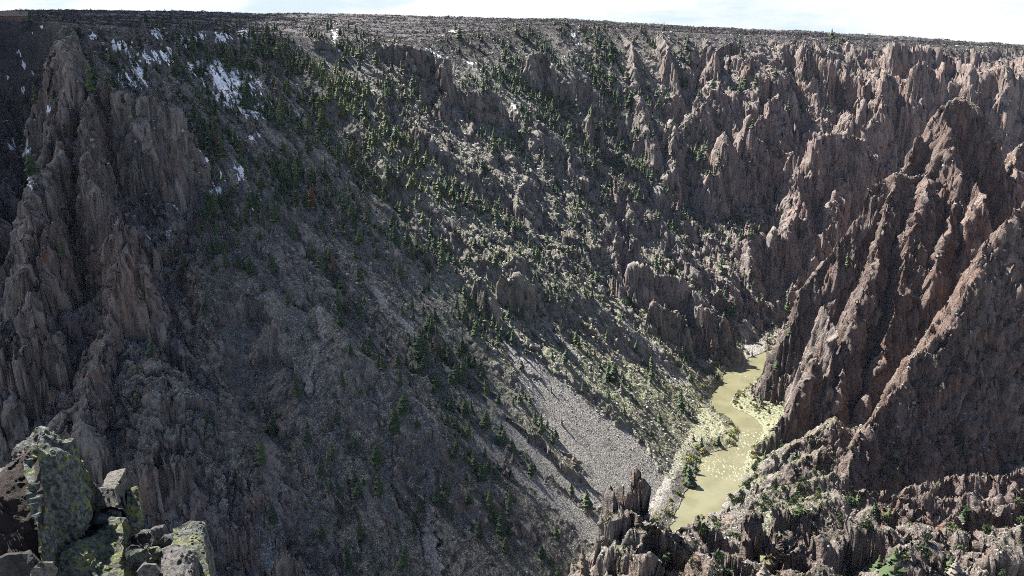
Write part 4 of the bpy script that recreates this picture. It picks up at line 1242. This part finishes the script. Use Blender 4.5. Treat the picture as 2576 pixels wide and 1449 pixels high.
def bush(meshes, i_, r_, h_, nm, label, cat, group):
    o = bpy.data.objects.new(nm, meshes[i_ % 4]); COL.objects.link(o)
    o.location = (float(XD.ravel()[i_]), float(YD.ravel()[i_]), float(Z.ravel()[i_]) - 0.3)
    o.scale = (r_, r_, h_); o.rotation_euler = (0, 0, float(R.uniform(0, 6.28)))
    tag(o, label, cat, group)
wb = np.exp(-((RD - 8) / 7) ** 2) * (RD > 2.5)
k_ = scatter(70, wb * (U < 1935) * (U > 1640) * (V < 1330), 41)
for i_ in k_:
    left_b = SS.ravel()[i_] > 0
    bush(WB, int(i_), float(R.uniform(2.2, 5.0)), float(R.uniform(2.2, 5.2)), "willow_bush",
         "yellow green willow bush on the " + ("left" if left_b else "right") + " bank of the muddy river", "bush", "willows along the " + ("left" if left_b else "right") + " bank")
jd = ((U > 1660) & (V > 1130) & (SS < 0)) * (RD > 8) * (1 - 0.7 * steep) * (0.15 + patch)
jd = jd * np.where(V < 1310, 1.6, 0.8)
k_ = scatter(120, jd, 42)
for i_ in k_:
    near_b = V.ravel()[i_] > 1310
    bush(JB, int(i_), float(R.uniform(2.4, 5.0)), float(R.uniform(2.6, 5.2)), "juniper",
         "dark green juniper on the " + ("nearest brown ledges at the bottom right" if near_b else "bench between the river and the slab wall"), "bush", "junipers on the " + ("nearest ledges" if near_b else "bench by the river"))

# ------------------------------------------------------------------ the lodge on the rim
def box_mesh(name, x0, x1, y0, y1, z0, z1, mat, parent):
    v = [(x, y, z) for z in (z0, z1) for y in (y0, y1) for x in (x0, x1)]
    f = [(0, 2, 3, 1), (4, 5, 7, 6), (0, 1, 5, 4), (1, 3, 7, 5), (3, 2, 6, 7), (2, 0, 4, 6)]
    o = bpy.data.objects.new(name, tri_mesh(name, v, f, mat)); COL.objects.link(o); o.parent = parent
    return o
def flat_mat(name, c, rough=0.8):
    m, nt, bs = new_mat(name); k = NB(nt)
    k.link(k.mix(k.ramp(k.noise(k.pos(), 1.5, 3), 0.3, 0.7), tuple(x * 0.75 for x in c), c), bs.inputs['Base Color']); bs.inputs['Roughness'].default_value = rough
    return m
def lodge():
    root = bpy.data.objects.new("lodge", None); COL.objects.link(root)
    root.location = (LODGE_AT[0], LODGE_AT[1], LODGE_AT[2] - 0.3)
    root.scale = (1.3, 1.3, 1.25)
    root.rotation_euler = (0, 0, math.radians(28))
    tag(root, "small brown timber lodge with a gabled roof on the left rim", "building")
    wood, roofm, dark = flat_mat("lodge_timber", (0.26, 0.13, 0.07)), flat_mat("lodge_shingles", (0.17, 0.13, 0.10)), flat_mat("lodge_glass", (0.02, 0.025, 0.03), 0.2)
    L, W, Hh, P_ = 11.0, 4.6, 4.0, 3.6
    v = [(-L, -W, 0), (L, -W, 0), (L, W, 0), (-L, W, 0), (-L, -W, Hh), (L, -W, Hh), (L, W, Hh), (-L, W, Hh), (-L, 0, Hh + P_), (L, 0, Hh + P_)]
    f = [(0, 1, 5, 4), (2, 3, 7, 6), (1, 2, 6, 9, 5), (3, 0, 4, 8, 7), (0, 3, 2, 1)]
    o = bpy.data.objects.new("wall", tri_mesh("wall", v, f, wood)); COL.objects.link(o); o.parent = root
    e, t = 1.0, 0.35
    v, f = [], []
    for sgn in (-1, 1):
        b_ = len(v)
        ye, ze = sgn * (W + e), Hh - e * P_ / W
        for x in (-L - e, L + e):
            v += [(x, ye, ze + 0.05), (x, 0, Hh + P_ + 0.05), (x, 0, Hh + P_ + t + 0.05), (x, ye, ze + t + 0.05)]
        f += [(b_, b_ + 1, b_ + 5, b_ + 4), (b_ + 3, b_ + 7, b_ + 6, b_ + 2), (b_, b_ + 4, b_ + 7, b_ + 3), (b_, b_ + 3, b_ + 2, b_ + 1), (b_ + 4, b_ + 5, b_ + 6, b_ + 7)]
    o = bpy.data.objects.new("roof", tri_mesh("roof", v, f, roofm)); COL.objects.link(o); o.parent = root
    for x in (-7.5, -2.5, 2.5, 7.5): box_mesh("window", x - 1.1, x + 1.1, -W - 0.06, -W + 0.1, 1.2, 2.9, dark, root)
    box_mesh("window", -L - 0.06, -L + 0.1, -1.4, 1.4, 1.2, 3.2, dark, root)
    box_mesh("chimney", 3.0, 4.4, -0.7, 0.7, Hh + 1.5, Hh + P_ + 1.8, roofm, root)
lodge()

# ------------------------------------------------------------------ the lichen covered blocks beside the viewpoint
def lichen_rock(name, base, base2, crust, yellow, glow=0.5):
    m, nt, bs = new_mat(name); k = NB(nt)
    P = k.pos()
    c = k.mix(k.ramp(k.noise(P, 5.0, 6, 0.7), 0.35, 0.65), base, base2)
    w = k.noise(P, 0.9, 3, 0.6)
    cr = k.ramp(k.math('ADD', k.math('MULTIPLY', k.noise(P, 9.0, 7, 0.75), 0.7), k.math('MULTIPLY', k.attr('crust'), 0.5)), 0.52, 0.60)
    gcol = k.mix(k.ramp(k.noise(P, 22.0, 5), 0.35, 0.65), (0.06, 0.07, 0.062), (0.20, 0.22, 0.195))
    c = k.mix(k.math('MULTIPLY', cr, crust), c, gcol)
    yl = k.ramp(k.math('ADD', k.math('MULTIPLY', k.noise(P, 8.5, 7, 0.72), 0.75), k.math('MULTIPLY', k.attr('crust'), 0.22)), 0.575, 0.615)
    c = k.mix(k.math('MULTIPLY', yl, yellow), c, (0.26, 0.27, 0.045))
    vo = k.voro(P, 6.5); disc = k.ramp(vo.outputs['Distance'], 0.17, 0.15)
    c = k.mix(k.math('MULTIPLY', k.math('MULTIPLY', disc, crust), 0.7), c, (0.17, 0.19, 0.165))
    c = k.mix(k.math('MULTIPLY', k.ramp(k.noise(P, 24, 5, 0.7), 0.50, 0.60), 0.85), c, (0.02, 0.019, 0.018))
    k.link(c, bs.inputs['Base Color']); bs.inputs['Roughness'].default_value = 0.8
    h = k.math('ADD', k.noise(P, 13, 8, 0.75), k.math('MULTIPLY', cr, 0.25))
    k.link(k.bump(h, 1.0, 0.09), bs.inputs['Normal'])
    return m
M_L1 = lichen_rock("lichened_schist", (0.016, 0.007, 0.006), (0.042, 0.016, 0.012), 1.0, 0.95)
M_L2 = lichen_rock("dark_schist", (0.020, 0.018, 0.018), (0.075, 0.067, 0.068), 0.75, 0.5)
M_L3 = lichen_rock("clean_schist", (0.10, 0.080, 0.080), (0.19, 0.155, 0.155), 0.35, 0.15)

def solid(name, front, back, mats, label, cat="rock", group="lichen covered rocks beside the viewpoint", seed=0, cuts=6, amp=0.018, crust_fn=None):
    """A block from its front outline and back outline (points of the place), faces cut fine and roughened."""
    bm = bmesh.new()
    fv = [bm.verts.new(p) for p in front]; bv = [bm.verts.new(p) for p in back]
    n = len(fv)
    bm.faces.new(fv); bm.faces.new(bv[::-1])
    for i in range(n):
        bm.faces.new((fv[(i + 1) % n], fv[i], bv[i], bv[(i + 1) % n]))
    bmesh.ops.recalc_face_normals(bm, faces=bm.faces)
    bmesh.ops.triangulate(bm, faces=bm.faces[:])
    for _ in range(cuts):
        long = [e for e in bm.edges if e.calc_length() > 0.03]
        if not long or len(bm.verts) > 30000: break
        bmesh.ops.subdivide_edges(bm, edges=long, cuts=1)
        bmesh.ops.triangulate(bm, faces=bm.faces[:])
    bm.normal_update()
    co = np.array([v.co[:] for v in bm.verts], np.float32); no = np.array([v.normal[:] for v in bm.verts], np.float32)
    d = 0.5 * n3(co[:, 0] * 2.2, co[:, 1] * 2.2, co[:, 2] * 1.1, seed) + 0.9 * n3(co[:, 0] * 6, co[:, 1] * 6, co[:, 2] * 3, seed + 1) + 0.7 * n3(co[:, 0] * 15, co[:, 1] * 15, co[:, 2] * 9, seed + 2) + 0.4 * n3(co[:, 0] * 34, co[:, 1] * 34, co[:, 2] * 24, seed + 3)
    step = np.floor(3.5 * n3(co[:, 0] * 5.2 + co[:, 2], co[:, 1] * 5.2, co[:, 2] * 1.4, seed + 5)) * 1.1
    co = co + no * ((d + step) * amp * 0.75)[:, None]
    me = bpy.data.meshes.new(name); bm.to_mesh(me); bm.free()
    me.vertices.foreach_set('co', co.ravel())
    cf = np.clip(0.5 + 0.9 * n3(co[:, 0] * 1.1, co[:, 1] * 1.1, co[:, 2] * 0.8, seed + 9) + (no[:, 0] * 0.35 + no[:, 2] * 0.25), 0, 1) if crust_fn is None else crust_fn(co, no)
    me.attributes.new('crust', 'FLOAT', 'POINT').data.foreach_set('value', cf.astype(np.float32))
    me.materials.append(mats)
    me.update()
    o = bpy.data.objects.new(name, me); COL.objects.link(o)
    return tag(o, label, cat, group)
def pts(lst): return [tuple(ray(u, v) * t) for u, v, t in lst]
# big slab with two faces: dark red left face, crusted right face
solid("boulder", pts([(103, 1090, 8.3), (150, 1118, 8.4), (178, 1112, 8.45), (188, 1150, 8.45), (206, 1205, 8.5), (234, 1238, 8.6), (236, 1300, 8.5), (200, 1345, 8.25), (160, 1400, 7.9), (110, 1440, 7.6), (95, 1330, 7.62), (82, 1235, 7.7), (72, 1150, 7.9)]),
      pts([(112, 1088, 9.6), (160, 1112, 9.7), (184, 1110, 9.7), (196, 1150, 9.7), (214, 1205, 9.8), (240, 1240, 9.8), (240, 1320, 9.8), (205, 1400, 9.7), (165, 1470, 9.5), (20, 1520, 9.2), (8, 1330, 9.0), (15, 1190, 9.0), (50, 1128, 9.2)]),
      M_L1, "tall pointed boulder crusted with pale and yellow lichen", seed=1, amp=0.030)
solid("boulder", pts([(72, 1122, 8.2), (100, 1240, 7.9), (108, 1345, 7.75), (118, 1450, 7.65), (-40, 1480, 7.35), (-40, 1260, 7.6), (24, 1168, 7.95)]),
      pts([(90, 1122, 9.2), (110, 1240, 9.0), (120, 1345, 8.9), (120, 1460, 8.9), (-40, 1500, 9.2), (-40, 1265, 9.5), (30, 1168, 9.4)]),
      M_L1, "dark red boulder face leaning against the tall lichen boulder", seed=2, amp=0.022, crust_fn=lambda co, no: np.clip(0.05 + 0.5 * n3(co[:, 0] * 1.6, co[:, 1] * 1.6, co[:, 2] * 1.6, 4), 0, 0.5))
solid("slab", pts([(-30, 1200, 8.7), (14, 1176, 8.8), (26, 1196, 8.7), (10, 1240, 8.6), (-30, 1270, 8.5)]), pts([(-30, 1190, 9.7), (18, 1174, 9.8), (30, 1194, 9.8), (14, 1244, 9.6), (-30, 1280, 9.5)]),
      M_L3, "pale slab edge at the left border beside the dark red boulder", seed=3, amp=0.012)
solid("stone_block", pts([(246, 1231, 8.8), (290, 1228, 8.75), (300, 1272, 8.7), (238, 1278, 8.75)]), pts([(277, 1185, 9.5), (318, 1176, 9.45), (322, 1232, 9.4), (270, 1290, 9.4)]),
      M_L3, "squared stone block with a smooth tilted top", seed=4, amp=0.010)
solid("slab", pts([(322, 1240, 9.2), (342, 1228, 9.25), (352, 1290, 9.15), (344, 1350, 9.0), (322, 1345, 8.95), (318, 1290, 9.05)]), pts([(330, 1238, 9.7), (350, 1228, 9.7), (362, 1290, 9.7), (356, 1360, 9.6), (330, 1360, 9.6), (326, 1290, 9.6)]),
      M_L1, "thin upright slab crusted grey with lichen beside the squared block", seed=5, amp=0.012)
solid("slab", pts([(240, 1292, 8.7), (270, 1282, 8.75), (302, 1290, 8.75), (306, 1312, 8.6), (232, 1318, 8.55)]), pts([(246, 1280, 9.5), (280, 1274, 9.5), (310, 1280, 9.5), (316, 1312, 9.4), (240, 1316, 9.4)]),
      M_L2, "flat stone wedged beneath the squared block", seed=6, amp=0.012)
solid("rock_ledge", pts([(178, 1362, 8.0), (240, 1335, 8.3), (306, 1318, 8.5), (316, 1350, 8.3), (312, 1460, 7.9), (260, 1520, 7.6), (140, 1520, 7.4), (150, 1420, 7.7)]), pts([(190, 1340, 9.3), (250, 1312, 9.5), (318, 1302, 9.6), (330, 1350, 9.6), (330, 1500, 9.4), (270, 1600, 9.2), (150, 1600, 9.0), (170, 1420, 9.1)]),
      M_L2, "dark ledge with a sloping grey top below the squared block", seed=7, amp=0.030)
solid("boulder", pts([(424, 1352, 8.9), (486, 1348, 8.8), (512, 1370, 8.7), (522, 1420, 8.6), (528, 1500, 8.4), (440, 1520, 8.2), (430, 1420, 8.5)]), pts([(436, 1330, 9.7), (484, 1311, 9.9), (508, 1318, 9.9), (528, 1385, 9.8), (540, 1520, 9.6), (450, 1560, 9.4), (440, 1440, 9.5)]),
      M_L2, "dark square edged boulder with a flat lit top, right end of the near rocks", seed=8, amp=0.020)
solid("boulder", pts([(400, 1400, 8.0), (440, 1382, 8.1), (488, 1392, 8.1), (494, 1412, 8.0), (480, 1500, 7.6), (400, 1510, 7.5), (396, 1440, 7.8)]), pts([(408, 1385, 8.7), (446, 1370, 8.8), (486, 1380, 8.8), (500, 1404, 8.8), (496, 1520, 8.5), (410, 1530, 8.4), (404, 1440, 8.6)]),
      M_L3, "brownish broken boulder in front of the square edged one", seed=9, amp=0.024)
for i_, (u_, v_, s_, t_, lb) in enumerate([(360, 1352, 30, 8.6, "dark angular stone left of the square edged boulder"), (395, 1345, 22, 8.9, "small grey stone behind the broken boulder"), (350, 1400, 34, 8.0, "rough dark stone between the ledge and the broken boulder"),
                               (418, 1358, 14, 8.6, "leaning stone flake resting on the broken boulder"), (372, 1440, 30, 7.7, "flat dark stone at the bottom edge beside the ledge"), (335, 1382, 16, 8.2, "small dark chip of rock next to the ledge"),
                               (40, 1420, 46, 7.4, "low dark rubble stone at the bottom left corner"), (110, 1440, 36, 7.3, "dark stone at the foot of the tall lichen boulder"), (385, 1390, 15, 8.1, "little pale stone flake in front of the dark stones")]):
    r = np.random.RandomState(60 + i_)
    w_ = s_
    fr = [(u_ - w_, v_ + w_ * r.uniform(-.2, .3)), (u_ - w_ * .4, v_ - w_ * r.uniform(.4, .8)), (u_ + w_ * .6, v_ - w_ * r.uniform(.3, .8)), (u_ + w_, v_ + w_ * r.uniform(-.2, .3)), (u_ + w_ * .6, v_ + w_ * .9), (u_ - w_ * .7, v_ + w_ * .9)]
    dd = w_ * t_ / PF
    solid("stone", pts([(a_, b_, t_ + r.uniform(-.3, .3) * dd) for a_, b_ in fr]), pts([(a_ + w_ * .15, b_ - w_ * .25, t_ + dd * r.uniform(1.2, 2.0)) for a_, b_ in fr]), (M_L2, M_L3, M_L2)[i_ % 3], lb, seed=20 + i_, amp=0.014)
# the crag that carries them
solid("crag", pts([(-120, 1330, 9.1), (60, 1350, 9.0), (180, 1370, 9.0), (300, 1345, 9.2), (345, 1345, 9.3), (420, 1375, 9.3), (520, 1400, 9.4), (532, 1600, 9.0), (400, 2200, 8.0), (-200, 2200, 8.0)]),
      pts([(-120, 1300, 12), (60, 1320, 11.5), (180, 1345, 11), (300, 1330, 10.6), (345, 1335, 10.5), (420, 1360, 10.6), (520, 1395, 10.6), (560, 1700, 11), (500, 2600, 12), (-200, 2600, 12)]),
      M_L2, "dark crag carrying the lichen covered rocks", cat="crag", group=None, seed=40, amp=0.03)

# ------------------------------------------------------------------ the air over the canyon
def haze():
    x0, x1, y0, y1, z0, z1 = -5900, 5900, -80, 7900, -640, 190
    v = [(x, y, z) for z in (z0, z1) for y in (y0, y1) for x in (x0, x1)]
    f = [(0, 2, 3, 1), (4, 5, 7, 6), (0, 1, 5, 4), (1, 3, 7, 5), (3, 2, 6, 7), (2, 0, 4, 6)]
    m = bpy.data.materials.new("thin_blue_air"); m.use_nodes = True
    nt = m.node_tree; nt.nodes.clear()
    out = nt.nodes.new('ShaderNodeOutputMaterial'); pv = nt.nodes.new('ShaderNodeVolumePrincipled')
    pv.inputs['Color'].default_value = (0.60, 0.70, 0.95, 1)
    pv.inputs['Density'].default_value = HAZE
    pv.inputs['Anisotropy'].default_value = 0.0
    nt.links.new(pv.outputs[0], out.inputs['Volume'])
    o = bpy.data.objects.new("haze", tri_mesh("haze", v, f, m)); COL.objects.link(o)
    tag(o, "thin blue air filling the canyon", "haze", None, 'stuff')
HAZE = 0.000007
haze()
